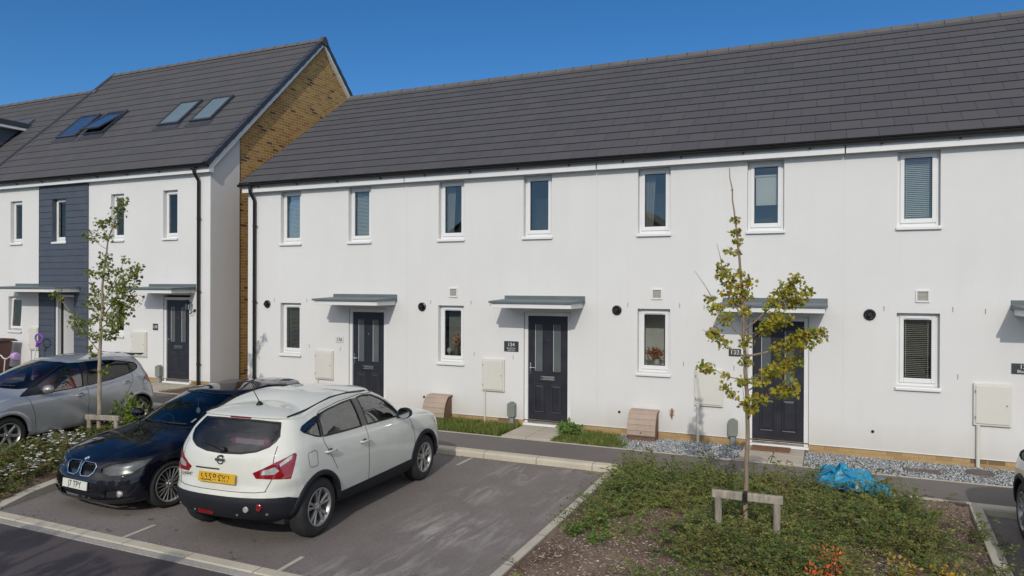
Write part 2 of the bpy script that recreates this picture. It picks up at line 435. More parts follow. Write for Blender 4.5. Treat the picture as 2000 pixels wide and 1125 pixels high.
def sheet(x0, x1, y0, y1, z, nx=1, ny=1, f=None):
    mb = MB()
    for j in range(ny+1):
        for i in range(nx+1):
            x = x0+(x1-x0)*i/nx; y = y0+(y1-y0)*j/ny
            mb.v.append((x, y, z+G(x)+(f(x, y) if f else 0)))
    for j in range(ny):
        for i in range(nx):
            a = j*(nx+1)+i; mb.f.append((a, a+1, a+nx+2, a+nx+1)); mb.m.append(0)
    return mb

def bar(x0, x1, y0, y1, zb, zt, n=1, lip=0):
    """kerb-like bar along x following the ground; lip = rounded front edge at y0"""
    mb = MB(); prof = [(y0, zb), (y0, zt-lip), (y0+lip*.35, zt-lip*.3), (y0+lip, zt), (y1, zt), (y1, zb)] if lip else [(y0,zb),(y0,zt),(y1,zt),(y1,zb)]
    k = len(prof)
    for i in range(n+1):
        x = x0+(x1-x0)*i/n
        mb.v += [(x, p[0], p[1]+G(x)) for p in prof]
    for i in range(n):
        for j in range(k): mb.f.append((i*k+j, i*k+(j+1)%k, (i+1)*k+(j+1)%k, (i+1)*k+j)); mb.m.append(0)
    mb.f.append(tuple(range(k))); mb.m.append(0); mb.f.append(tuple(range(n*k+k-1, n*k-1, -1))); mb.m.append(0)
    return mb

mb = MB(); mb.add([(-900,-900,-.10),(900,-900,-.10),(900,900,-.10),(-900,900,-.10)], [(0,1,2,3)])
struct('ground', mb, MAT['ground'], recalc=False)
struct('road', sheet(-60, 40, -19.5, -7.44, 0, 100, 1), MAT['road'], recalc=False)
struct('parking_bay', sheet(-9.75, -2.86, -7.2, -2.26, .004, 30, 1), MAT['asphalt'], recalc=False)
struct('parking_bay', sheet(1.55, 7.0, -7.2, -2.26, .004, 4, 1), MAT['asphalt'], recalc=False)
struct('parking_bay', sheet(-16.0, -11.66, -7.2, -2.26, .004, 14, 1), MAT['asphalt'], recalc=False)
struct('drop_kerb', bar(-9.75, 7.0, -7.34, -7.2, -.05, .018, 40, .02), MAT['kerb'])
struct('road_edge_strip', bar(-9.75, 7.0, -7.44, -7.34, -.05, .010, 40), MAT['gritty'])
struct('kerb', bar(-9.75, -2.88, -2.27, -2.10, -.05, .105, 30, .03), MAT['kerb'])
struct('kerb', bar(1.70, 9.0, -2.27, -2.10, -.05, .105, 4, .03), MAT['kerb'])
struct('kerb', bar(-16.0, -11.7, -2.27, -2.10, -.05, .105, 14, .03), MAT['kerb'])
struct('footpath', sheet(-45, 12, -2.10, -1.09, .10, 120, 1), MAT['path'], recalc=False)
struct('path_edging', bar(-45, 12, -1.09, -1.045, 0, .108, 120), MAT['edging'])
struct('path_edging', bar(-2.88, 1.70, -2.15, -2.10, 0, .106, 4), MAT['edging'])
def side_edge(pts, w, zt, mat):
    mb = MB()
    for (x, y, z) in pts:
        mb.v += [(x-w/2,y,-.05),(x-w/2,y,zt+z),(x+w/2,y,zt+z),(x+w/2,y,-.05)]
    for i in range(len(pts)-1):
        for j in range(4): mb.f.append((i*4+j, i*4+(j+1)%4, i*4+4+(j+1)%4, i*4+4+j)); mb.m.append(0)
    mb.f += [(0,1,2,3), tuple(4*(len(pts)-1)+k for k in (3,2,1,0))]; mb.m += [0,0]
    struct('bed_edging', mb, mat)
side_edge([(-2.87,-7.2,0),(-2.90,-4.5,0),(-2.935,-2.27,.02)], .10, .05, MAT['kerb_y'])
side_edge([(1.46,-7.2,0),(1.55,-4.6,0),(1.68,-2.10,.05)], .13, .055, MAT['kerb_y'])
side_edge([(-9.42,-7.2,0),(-9.57,-6.7,.06),(-9.70,-6.15,.09),(-9.80,-4,.10),(-9.80,-2.2,.10)], .17, .03, MAT['kerb_y'])
side_edge([(-11.25,-7.2,.16),(-11.50,-5.6,.18),(-11.80,-4.2,.2),(-12.1,-2.2,.22)], .09, .06, MAT['kerb_y'])
# bay markings: pale concrete strips let into the asphalt
for x0, y0, x1, y1 in ((-7.11,-7.18,-7.15,-6.74), (-4.905,-7.18,-4.93,-6.80), (-5.285,-2.30,-5.282,-2.83), (-7.5,-2.30,-7.49,-2.83)):
    mb = MB(); d = Vector((x1-x0, y1-y0, 0)).normalized(); s = Vector((-d.y, d.x, 0))*.026
    mb.add([(x0-s.x,y0-s.y,.008),(x1-s.x,y1-s.y,.008),(x1+s.x,y1+s.y,.008),(x0+s.x,y0+s.y,.008)], [(0,1,2,3)])
    struct('bay_marking', mb, MAT['edging'])
# strip of ground between the path and the walls, and the planting beds
struct('verge_soil', sheet(-45, 12, -1.045, .06, .085, 120, 2), MAT['soil'], recalc=False)
from mathutils import noise as mnoise
def bump_f(a, s): return lambda x, y: a*(mnoise.noise(Vector((x*s, y*s, 3)))+.5*mnoise.noise(Vector((x*s*3.1, y*s*3.1, 7))))
def bx1(y): return float(np.interp(y, [-7.2,-4.6,-2.1], [1.41,1.50,1.63]))
def rbed(x, y):
    e = min(1, max(0, min(x+2.84, bx1(y)-x, -2.15-y)/.5))
    return e*(.07+bump_f(.045, 1.6)(x, y)) + (.06 if y > -2.6 else 0)*min(1, (y+2.6)/.4 if y > -2.6 else 0)
RB = sheet(-2.84, 1.5, -7.2, -2.15, .03, 70, 80)
RB.v = [(lambda x: (x, v[1], .03+rbed(x, v[1])))(-2.84+(v[0]+2.84)*(bx1(v[1])+2.84)/4.34) for v in RB.v]
struct('planting_bed', RB, MAT['soil'], smooth=180, recalc=False)
def lbed(x, y):
    return .06 + bump_f(.03, 1.8)(x, y)
def lbed_sheet():
    mb = MB(); nx, ny = 30, 60
    for j in range(ny+1):
        y = -7.2+5.0*j/ny
        xa = np.interp(y, [-7.2,-5.6,-4.2,-2.2], [-11.22,-11.47,-11.77,-12.07]); xb = np.interp(y, [-7.2,-6.6,-6.15,-4,-2.2], [-9.48,-9.68,-9.80,-9.86,-9.86])
        for i in range(nx+1):
            t = i/nx; x = xa+(xb-xa)*t; zb = .21*(1-t)+(.03+.09*min(1, max(0, (y+7.2)/1.0)))*t
            mb.v.append((x, y, zb+bump_f(.03, 1.8)(x, y)*sin(pi*t)+.05*sin(pi*t)))
    for j in range(ny):
        for i in range(nx): a = j*(nx+1)+i; mb.f.append((a,a+1,a+nx+2,a+nx+1)); mb.m.append(0)
    return mb
LBED = lbed_sheet()
struct('planting_bed', LBED, MAT['soil'], smooth=180, recalc=False)
# door-step paving slabs
def slabs(x0, x1, z, cut):
    mb = MB(); g = .006
    xs = [x0]+cut+[x1]
    for a, b in zip(xs[:-1], xs[1:]):
        for y0, y1 in ((-1.04, -.52), (-.52, -.02)):
            mb.box(a+g, b-g, y0+g, y1-g, .05, z)
    return mb
struct('paving', slabs(-5.36, -4.42, .128, [-4.88]), MAT['slab'], bevel=.006)
struct('paving', slabs(-1.29, -.34, .128, [-.80]), MAT['slab'], bevel=.006)
struct('paving', slabs(-9.5, -8.5, .128, [-9.0]), MAT['slab'], bevel=.006)
struct('paving', slabs(2.85, 3.85, .128, [3.35]), MAT['slab'], bevel=.006)
struct('paving', slabs(-15.3, -14.0, .128+.243, [-14.6]), MAT['slab'], bevel=.006)
struct('paving', slabs(-19.4, -18.3, .128+.243, [-18.8]), MAT['slab'], bevel=.006)
# ------------------------------------------------------------------ house pieces
def wall_holes(mb, x0, x1, z0, z1, holes, y=0, depth=.15, mi=0):
    """front face at y with openings; each opening gets its reveals"""
    xs = sorted({x0, x1, *[h[0] for h in holes], *[h[1] for h in holes]}); zs = sorted({z0, z1, *[h[2] for h in holes], *[h[3] for h in holes]})
    xs = [x for x in xs if x0 <= x <= x1]; zs = [z for z in zs if z0 <= z <= z1]
    for i in range(len(xs)-1):
        for j in range(len(zs)-1):
            cx, cz = (xs[i]+xs[i+1])/2, (zs[j]+zs[j+1])/2
            if any(h[0] < cx < h[1] and h[2] < cz < h[3] for h in holes): continue
            mb.add([(xs[i],y,zs[j]),(xs[i+1],y,zs[j]),(xs[i+1],y,zs[j+1]),(xs[i],y,zs[j+1])], [(0,1,2,3)], mi)
    for a, b, c, d in holes:
        mb.add([(a,y,c),(a,y,d),(a,y+depth,d),(a,y+depth,c)], [(0,1,2,3)], mi)
        mb.add([(b,y,c),(b,y+depth,c),(b,y+depth,d),(b,y,d)], [(0,1,2,3)], mi)
        mb.add([(a,y,d),(b,y,d),(b,y+depth,d),(a,y+depth,d)], [(0,1,2,3)], mi)
        mb.add([(a,y,c),(a,y+depth,c),(b,y+depth,c),(b,y,c)], [(0,1,2,3)], mi)

def ring(mb, x0, x1, z0, z1, t, y0, y1, tb=None):
    tb = tb or t
    mb.box(x0, x0+t, y0, y1, z0, z1); mb.box(x1-t, x1, y0, y1, z0, z1)
    mb.box(x0+t, x1-t, y0, y1, z1-t, z1); mb.box(x0+t, x1-t, y0, y1, z0, z0+tb)

def window(h, x0, x1, z0, z1, inside='blind', y=0, tilt=0, hinge='l'):
    """white casement with sill, sash, trickle vent, pane and something behind the pane"""
    ys = y; y = y+.042
    fr = MB(); ring(fr, x0+.002, x1-.002, z0+.002, z1-.002, .052, y+.055, y+.125, .06)
    f = part('window', fr, MAT['upvc'], h, bevel=.006)
    s = MB(); s.box(x0-.018, x1+.018, ys-.036, ys, z0-.045, z0-.006); s.box(x0+.002, x1-.002, ys, y+.057, z0-.030, z0+.001); s.box(x0-.018, x1+.018, ys-.044, ys-.030, z0-.058, z0-.012)
    part('sill', s, MAT['upvc'], f, bevel=.006)
    a, b, c, d = x0+.046, x1-.046, z0+.054, z1-.046
    sa = MB(); ring(sa, a, b, c, d, .058, y+.036, y+.10, .07)
    g = MB(); g.box(a+.055, b-.055, y+.070, y+.076, c+.066, d-.055)
    gk = MB(); ring(gk, a+.0585, b-.0585, c+.0705, d-.0585, .010, y+.060, y+.069)
    tv = MB(); tv.box((a+b)/2-.16, (a+b)/2+.16, y+.018, y+.036, d-.040, d-.018)
    if tilt:
        R = Matrix.Rotation(tilt, 4, 'X'); piv = Vector((0, y+.05, d)); TM = Matrix.Translation(piv) @ R @ Matrix.Translation(-piv)
        for q in (sa, g, gk): q.v = [tuple(TM @ Vector(v)) for v in q.v]
    so_ = part('sash', sa, MAT['upvc'], f, bevel=.005)
    part('gasket', gk, MAT['black'], f)
    part('pane', g, MAT['glass'], f)
    part('trickle_vent', tv, MAT['upvc'], f, bevel=.003)
    # the room behind
    X0, X1, Z0, Z1, Y0, Y1 = x0+.03, x1-.03, z0+.03, z1-.03, y+.126, y+.50
    rm = MB(); rm.add([(X0,Y0,Z0),(X1,Y0,Z0),(X1,Y0,Z1),(X0,Y0,Z1),(X0,Y1,Z0),(X1,Y1,Z0),(X1,Y1,Z1),(X0,Y1,Z1)],
           [(4,5,6,7),(0,4,7,3),(1,2,6,5),(3,7,6,2),(0,1,5,4)])
    part('room', rm, MAT['room2'] if inside in ('lightroom','vase') else MAT['room'], f)
    gx0, gx1, gz0, gz1 = x0+.09, x1-.09, z0+.10, z1-.09
    yb = y+.155
    if inside in ('blind', 'brownblind', 'openblind'):
        bl = MB(); n = int((gz1-gz0)/.030); ang = .9 if inside == 'blind' else .25
        for i in range(n+1):
            z = gz0+.01+i*.030; dy, dz = .013*cos(ang), .013*sin(ang)
            bl.add([(gx0,yb-dy,z-dz),(gx1,yb-dy,z-dz),(gx1,yb+dy,z+dz),(gx0,yb+dy,z+dz)], [(0,1,2,3)])
        for x in (gx0+.05, gx1-.05): bl.box(x-.004, x+.004, yb-.016, yb-.013, gz0, gz1)
        part('blind', bl, MAT['blind'] if inside != 'brownblind' else MAT['blindb'], f, recalc=False)
    elif inside == 'roller':
        bl = MB(); bl.box(gx0+.03, gx1, yb+.02, yb+.024, gz0+.34, gz1-.17); bl.tube([(gx0,yb+.022,gz1-.15),(gx1,yb+.022,gz1-.15)], .022)
        part('blind', bl, MAT['blindw'], f)
    elif inside == 'curtain':
        c_ = MB(); n = 14; w = (x1-x0)*.34
        for side in (0, 1):
            vs = []
            for i in range(n+1):
                x = (X0+w*i/n) if side == 0 else (X1-w*i/n*.55); vs += [(x, yb+.05+.018*sin(i*2.1), gz0-.05), (x+(.05 if side == 0 else 0)*i/n, yb+.05+.018*sin(i*2.1+.4), gz1+.05)]
            c_.add(vs, [(2*i, 2*i+2, 2*i+3, 2*i+1) for i in range(n)])
        part('curtain', c_, MAT['curtain'], f, smooth=60, recalc=False)
    elif inside == 'vertical':
        c_ = MB(); n = 7
        for i in range(n):
            x = gx0+(gx1-gx0)*(i+.5)/n; c_.add([(x-.030,yb+.10,gz0-.02),(x+.020,yb+.14,gz0-.02),(x+.020,yb+.14,gz1),(x-.030,yb+.10,gz1)], [(0,1,2,3)])
        part('blind', c_, MAT['curtain'], f, recalc=False)
    return f

def front_door(h, x0, x1, zb, zt, open_=False):
    """x0..x1 is the dark leaf; white frame round it"""
    fr = MB(); t = .075
    fr.box(x0-t, x0-.004, .03, .12, zb-.03, zt+t); fr.box(x1+.004, x1+t, .03, .12, zb-.03, zt+t); fr.box(x0-.004, x1+.004, .03, .12, zt+.004, zt+t)
    fr.box(x0-t-.01, x1+t+.01, -.03, .10, zb-.075, zb-.032)
    f = part('door_frame', fr, MAT['upvc'], h, bevel=.006)
    th = MB(); th.box(x0-.004, x1+.004, .022, .125, zb-.030, zb+.012); part('threshold', th, MAT['alu'], f, bevel=.004)
    W = x1-x0; H = zt-zb; y = .055
    d = MB(); L = x0+.005; R_ = x1-.005; B = zb+.018; T = zt-.002
    g0, g1, gz0, gz1 = .165*W, .37*W, .475*H, .925*H
    strips = [(x0+g0, x0+g1), (x1-g1, x1-g0)]; pan = [(x0+.13*W, x0+.43*W), (x1-.43*W, x1-.13*W)]
    holes = [(a, b, zb+gz0, zb+gz1) for a, b in strips]
    wall_holes(d, L, R_, B, T, holes, y, .02)
    d.add([(L,y,B),(L,y+.04,B),(L,y+.04,T),(L,y,T)], [(0,1,2,3)]); d.add([(R_,y,B),(R_,y,T),(R_,y+.04,T),(R_,y+.04,B)], [(0,1,2,3)])
    d.add([(L,y,T),(L,y+.04,T),(R_,y+.04,T),(R_,y,T)], [(0,1,2,3)]); d.add([(L,y+.04,B),(R_,y+.04,B),(R_,y+.04,T),(L,y+.04,T)], [(0,1,2,3)])
    for a, b in pan:                                   # raised-and-fielded lower panels
        for z0, z1 in ((zb+.085*H, zb+.36*H),):
            def rect(i, yy): return [(a+i,yy,z0+i),(b-i,yy,z0+i),(b-i,yy,z1-i),(a+i,yy,z1-i)]
            rr = [rect(0,y-.001), rect(.012,y-.010), rect(.03,y-.004), rect(.062,y-.014)]
            for p, q in zip(rr[:-1], rr[1:]):
                d.add(p+q, [(i,(i+1)%4,4+(i+1)%4,4+i) for i in range(4)])
            d.add(rr[-1], [(0,1,2,3)])
    do = part('door', d, MAT['door'], h)
    for a, b in strips:
        q = MB(); q.box(a, b, y+.008, y+.016, zb+gz0, zb+gz1); g = part('pane', q, MAT['frost'], do)
        q = MB(); ring(q, a-.008, b+.008, zb+gz0-.008, zb+gz1+.008, .012, y-.007, y+.006); part('glazing_bead', q, MAT['door'], do)
        q = MB(); q.box(a+.006, a+.012, y-.001, y+.007, zb+gz0+.01, zb+gz1-.01); part('glazing_strip', q, MAT['upvc'], do)
    q = MB(); cx = (x0+x1)/2; zl = zb+.415*H; ring(q, cx-.145, cx+.145, zl-.036, zl+.036, .016, y-.014, y-.002); q.box(cx-.10, cx+.12, y-.010, y-.003, zl-.014, zl+.014)
    part('letter_plate', q, MAT['chrome'], do, bevel=.003)
    q = MB(); q.lathe([(0,y-.008),(.012,y-.008),(.014,y)], (cx, 0, zb+.775*H), 'y', 12); part('spyhole', q, MAT['chrome'], do, recalc=False)
    q = MB(); xh = x0+.045; zh = zb+.50*H; q.box(xh-.014, xh+.014, y-.012, y, zh-.11, zh+.11)
    q.tube([(xh,y-.01,zh+.02),(xh,y-.05,zh+.02),(xh+.11,y-.055,zh+.02)], .010); part('door_handle', q, MAT['chrome'], do, bevel=.003)
    hall = MB(); X0, X1, Y0, Y1, Z0, Z1 = x0-.01, x1+.01, .126, 1.0, zb, zt
    hall.add([(X0,Y0,Z0),(X1,Y0,Z0),(X1,Y0,Z1),(X0,Y0,Z1),(X0,Y1,Z0),(X1,Y1,Z0),(X1,Y1,Z1),(X0,Y1,Z1)], [(4,5,6,7),(0,4,7,3),(1,2,6,5),(3,7,6,2),(0,1,5,4)])
    part('hallway', hall, MAT['room'], h)
    return do

def canopy(h, x0, x1, zf, depth=.72):
    """white box canopy with a grey sheet roof and upstand; zf = underside"""
    c = MB(); a, b = x0+.035, x1-.035
    c.prism([(-depth+.03, zf), (0, zf), (0, zf+.125), (-depth+.03, zf+.105)], 'x', a, b)
    co = part('canopy', c, MAT['fascia'], h, bevel=.005)
    r = MB(); r.prism([(-depth, zf+.098), (-depth, zf+.128), (0, zf+.155), (0, zf+.128)], 'x', x0, x1)
    r.box(x0, x1, -depth-.006, -depth+.001, zf+.088, zf+.127)
    for x in (x0, x1): r.box(x-.006, x+.006, -depth, 0, zf+.090, zf+.122)
    r.box(x0+.002, x1+.002, -.016, 0, zf+.12, zf+.222)
    part('canopy_roof', r, MAT['lead'], co, bevel=.004)
    return co

def meter_box(h, x0, x1, z0, z1, pipe=0, gz=.1):
    m = MB(); m.box(x0, x1, -.045, 0, z0, z1); o = part('meter_box', m, MAT['meter'], h, bevel=.006)
    d = MB(); d.box(x0+.028, x1-.028, -.060, -.0455, z0+.03, z1-.03); dd = part('meter_box_door', d, MAT['meter'], o, bevel=.006)
    k = MB(); k.lathe([(0,-.068),(.012,-.068),(.012,-.059)], (x1-.06, 0, (z0+z1)/2), 'y', 10)
    for z in (z0+.12, z1-.12): k.box(x0+.016, x0+.030, -.064, -.045, z-.02, z+.02)
    part('catch', k, MAT['bluegrey'], dd, recalc=False)
    if pipe:
        p = MB(); p.tube([(x0+.06, -.03, z0), (x0+.06, -.03, gz)], .012 if pipe == 1 else .027, 10); part('conduit', p, MAT['meter'], o, smooth=40)
    return o

def plaque(h, cx, cz, w, hh, lines, mat, tmat):
    b = MB(); b.box(cx-w/2, cx+w/2, -.014, 0, cz-hh/2, cz+hh/2); o = part('house_number_sign', b, MAT[mat], h, bevel=.003)
    for s, size, dz in lines:
        t = text_mb(s, size); m2 = MB().merge(t, Matrix.Translation((cx, -.0155, cz+dz))); part('lettering', m2, MAT[tmat], o, recalc=False)
    return o

def flue(h, x, z, r=.088):
    q = MB(); q.lathe([(0,-.012),(r*.55,-.012),(r*.55,-.03),(r*.8,-.034),(r,-.025),(r,0)], (x,0,z), 'y', 24)
    q.lathe([(0,-.10),(r*.36,-.10),(r*.40,-.085),(r*.40,-.01)], (x,0,z), 'y', 18)
    part('boiler_flue', q, MAT['black'], h, smooth=35, recalc=False)
def vent(h, x, z):
    q = MB(); ring(q, x-.095, x+.095, z-.095, z+.095, .022, -.022, 0); v = part('air_vent', q, MAT['upvc'], h, bevel=.003)
    l = MB()
    for i in range(7): l.add([(x-.073,-.004,z-.07+i*.02),(x+.073,-.004,z-.07+i*.02),(x+.073,-.020,z-.054+i*.02),(x-.073,-.020,z-.054+i*.02)], [(0,1,2,3)])
    l.box(x-.073, x+.073, -.003, 0, z-.073, z+.073); part('louvre', l, MAT['meter'], v, recalc=False)
def weep(h, pts):
    for x, z in pts:
        q = MB(); q.box(x-.006, x+.006, -.004, 0, z-.04, z+.04); part('weep_vent', q, MAT['bluegrey'], h)

def tiled_slope(mb, x0, x1, e, r, n, t=.016):
    dy, dz = (r[0]-e[0]), (r[1]-e[1]); L = sqrt(dy*dy+dz*dz); ny, nz = -dz/L, dy/L
    P = lambda s, o: (e[0]+dy*s+ny*o, e[1]+dz*s+nz*o)
    for i in range(n):
        a, b = P(i/n, t), P((i+1)/n, .002); c = P(i/n, 0 if i else -.01)
        mb.add([(x0,*a),(x1,*a),(x1,*b),(x0,*b),(x0,*c),(x1,*c)], [(0,1,2,3),(4,5,1,0)])

def ridge_tiles(x0, x1, y, z, slope, L=.46, w=.13):
    mb = MB(); n = max(1, round((x1-x0)/L)); L = (x1-x0)/n
    for i in range(n):
        a, b = x0+i*L+.006, x0+(i+1)*L-.007
        for q, ww, zz in ((a, w, 0), (b-.028, w+.006, .006)):
            e = b if q == a else b+.002
            prof = [(y-ww, z-ww*slope+zz), (y-ww*.35, z+zz+.012), (y, z+.028+zz), (y+ww*.35, z+zz+.012), (y+ww, z-ww*slope+zz), (y+ww, z-ww*slope-.02), (y, z-.02), (y-ww, z-ww*slope-.02)]
            mb.prism(prof, 'x', q, e)
    return mb

def gutter(h, x0, x1, y, z, fy, brackets=.92):
    g = MB(); R0, R1 = .058, .050; n = 9
    prof = [(y+R0*cos(pi+pi*k/n), z+R0*sin(pi+pi*k/n)) for k in range(n+1)]+[(y+R1*cos(2*pi-pi*k/n), z+R1*sin(2*pi-pi*k/n)) for k in range(n+1)]
    g.prism(prof, 'x', x0, x1)
    go = part('gutter', g, MAT['black'], h, smooth=40)
    k = MB(); nb = max(1, int((x1-x0)/brackets))
    for i in range(nb):
        x = x0+(i+.5)*(x1-x0)/nb
        k.prism([(y+(R0+.006)*cos(pi+pi*j/8), z+(R0+.006)*sin(pi+pi*j/8)) for j in range(9)]+[(fy, z), (fy, z-.085), (fy-.02, z-.075)], 'x', x-.012, x+.012)
    [part('gutter_bracket', q_, MAT['black'], go) for q_ in pieces(k)]
    return go

def downpipe(h, x, zt, zb, y=-.055, gy=-.196):
    d = MB(); d.tube([(x, gy, zt+.02), (x, gy, zt-.09), (x, gy+.03, zt-.14), (x, y-.03, zt-.25), (x, y, zt-.30), (x, y, zb)], .038, 12)
    o = part('downpipe', d, MAT['black'], h, smooth=50)
    b = MB(); z = zb+.55
    while z < zt-.4:
        b.lathe([(.036,z-.02),(.045,z-.02),(.045,z+.02),(.036,z+.02)], (x,y,0), 'z', 12); b.box(x+.03, x+.075, y-.012, y+.012, z-.010, z+.010); z += 1.75
    part('pipe_clip', b, MAT['black'], o, recalc=False)

# ------------------------------------------------------------------ the white terrace
E0, R0_ = (-.22, 5.14), (3.95, 8.14)
PX = 4.116
def terrace_house(n, number, label, wins, plq, opts):
    X0 = -8.007+PX*(n-1); X1 = X0+PX
    if n == 0: X0 = -12.343
    h = thing('terraced_house', label, 'house', ((X0+X1)/2, 0, .1), 0, 'white terraced houses')
    o = PX*n
    A = (-11.372+o, -10.786+o); Bx = (-9.494+o, -8.910+o); D = (-9.400+o, -8.600+o)
    holes = [(*A, 3.755, 4.93), (*Bx, 3.755, 4.93), (*A, 1.262, 2.405), (D[0]-.08, D[1]+.08, .10, 2.31)]
    mb = MB(); wall_holes(mb, X0, X1, .235, 5.27, [(a,b,max(c,.235),d) for a,b,c,d in holes])
    bk = MB(); bk.add([(X0,8.3,0),(X1,8.3,0),(X1,8.3,5.1),(X0,8.3,5.1)], [(3,2,1,0)]); part('back_wall', bk, MAT['render'], h, recalc=False)
    if n == 0: mb.add([(X0,0,.235),(X0,0,5.27),(X0,.09,5.27),(X0,.09,.235)], [(0,1,2,3)])
    part('wall', mb, MAT['render'], h, recalc=False)
    pl = MB(); wall_holes(pl, X0, X1, 0, .240, [(D[0]-.08, D[1]+.08, .10, .240)], .012, .1); pl.add([(X0,-.0,.235),(X1,-.0,.235),(X1,.012,.235),(X0,.012,.235)], [(0,1,2,3)])
    part('plinth', pl, MAT['plinth'], h, recalc=False)
    bead = MB(); bead.box(X0, D[0]-.085, -.006, .004, .228, .240); bead.box(D[1]+.085, X1, -.006, .004, .228, .240); part('render_bead', bead, MAT['upvc'], h)
    if n in (0, 3):
        xe = X0 if n == 0 else X1; gm = MB(); s = .09 if n == 0 else 0
        gm.add([(xe, s, 0), (xe, 8.3, 0), (xe, 8.3, 5.1), (xe, 3.95, 8.1), (xe, s, 5.3)], [(0,1,2,3,4)])
        part('gable_wall', gm, MAT['brick'], h, recalc=False)
    # roof
    xa, xb = X0-(.07 if n == 0 else 0), X1+(.07 if n == 3 else 0)
    rf = MB(); tiled_slope(rf, xa, xb, E0, R0_, 15)
    rf.add([(xa,*R0_),(xb,*R0_),(xb,8.6,4.9),(xa,8.6,4.9)], [(0,1,2,3)])
    if n == 0: rf.add([(xa,E0[0],E0[1]+.02),(xa,*R0_),(xa,R0_[0],R0_[1]-.06),(xa,E0[0],E0[1]-.05)], [(0,1,2,3)])
    ro = part('roof', rf, MAT['roof'], h, recalc=False)
    part('ridge', ridge_tiles(xa, xb, R0_[0], R0_[1]+.01, .62), MAT['ridge'], ro)
    fa = MB(); fa.box(xa+.02, xb, -.138, -.12, 4.932, 5.085); fa.box(xa+.02, xb, -.12, 0, 4.942, 4.952)
    if n == 0: fa.box(xa+.02, xa+.035, -.12, .3, 4.945, 5.10)
    part('fascia', fa, MAT['fascia'], h)
    gutter(h, xa-.03 if n == 0 else xa, xb, -.196, 5.112, -.138)
    # windows, door, canopy
    fl = [window(h, *A, 3.755, 4.93, wins[0]), window(h, *Bx, 3.755, 4.93, wins[1]), window(h, *A, 1.262, 2.405, wins[2])]
    front_door(h, *D, .206, 2.231)
    canopy(h, -9.885+o, -8.245+o, 2.398)
    meter_box(h, -10.352+o, -9.873+o, .742, 1.372, opts.get('pipe', 1))
    flue(h, -11.75+o, 2.372)
    if n: vent(h, -11.02+o, 2.668)
    plaque(h, *plq)
    weep(h, [(-11.55+o,2.47),(-10.62+o,2.47),(-10.55+o,1.45),(-9.70+o,1.42),(-10.2+o,2.45)])
    if n == 0: downpipe(h, -12.10, 5.04, .12)
    j = MB(); j.box(X0-.0035, X0+.0035, -.0025, 0, .24, 4.95)
    if n: part('movement_joint', j, MAT['meter'], h)
    q = MB(); q.lathe([(0,-.012),(.022,-.012),(.024,0)], (-11.75+o+.05, 0, .52), 'y', 12); part('overflow_outlet', q, MAT['black'], h, recalc=False)
    return h

terrace_house(0, 136, 'white rendered house with 136 on a pale sign, its downpipe beside the brick gable', ('blind','blind','openblind'),
    (-9.717, 1.628, .20, .13, [('136', .105, 0)], 'cream', 'dark'), {})
terrace_house(1, 134, 'white rendered house with a slate sign reading 134 beside its dark front door', ('curtain','dark','vertical'),
    (-5.622, 1.632, .305, .20, [('134', .10, .032), ('Bluebell View', .034, -.035), ('Lough Road', .034, -.070)], 'slate', 'letter'), {})
terrace_house(2, 132, 'white rendered house with a 132 sign behind the yellowing tree, gravel along its foot', ('curtain','roller','vase'),
    (-1.452, 1.685, .20, .125, [('132', .105, 0)], 'slate', 'letter'), {'pipe':2})
terrace_house(3, 130, 'white rendered house at the right edge with slatted blinds and a cut-off dark sign', ('blind','blind','brownblind'),
    (2.635, 1.612, .32, .155, [('130', .085, .028), ('Bluebell', .058, -.04)], 'slate', 'letter'), {'pipe':2})

# ------------------------------------------------------------------ the taller houses on the left
ZO = .243
GX = -13.53
EL, RL = (-.22, 5.69), (4.05, 9.96)
def boards(mb, x0, x1, z0, z1, holes, y=-.022, pitch=.172):
    z = z0
    while z < z1-.01:
        a, b = z+.006, min(z1, z+pitch)
        cuts = [(h[0], h[1]) for h in holes if h[2] < (a+b)/2 < h[3]]
        xs = x0
        for c0, c1 in sorted(cuts):
            if c0 > xs: mb.prism([(y, a), (y-.004, a+.004), (y, b-.012), (y+.012, b), (0, b), (0, a)], 'x', xs, c0)
            xs = max(xs, c1)
        if xs < x1: mb.prism([(y, a), (y-.004, a+.004), (y, b-.012), (y+.012, b), (0, b), (0, a)], 'x', xs, x1)
        z += pitch

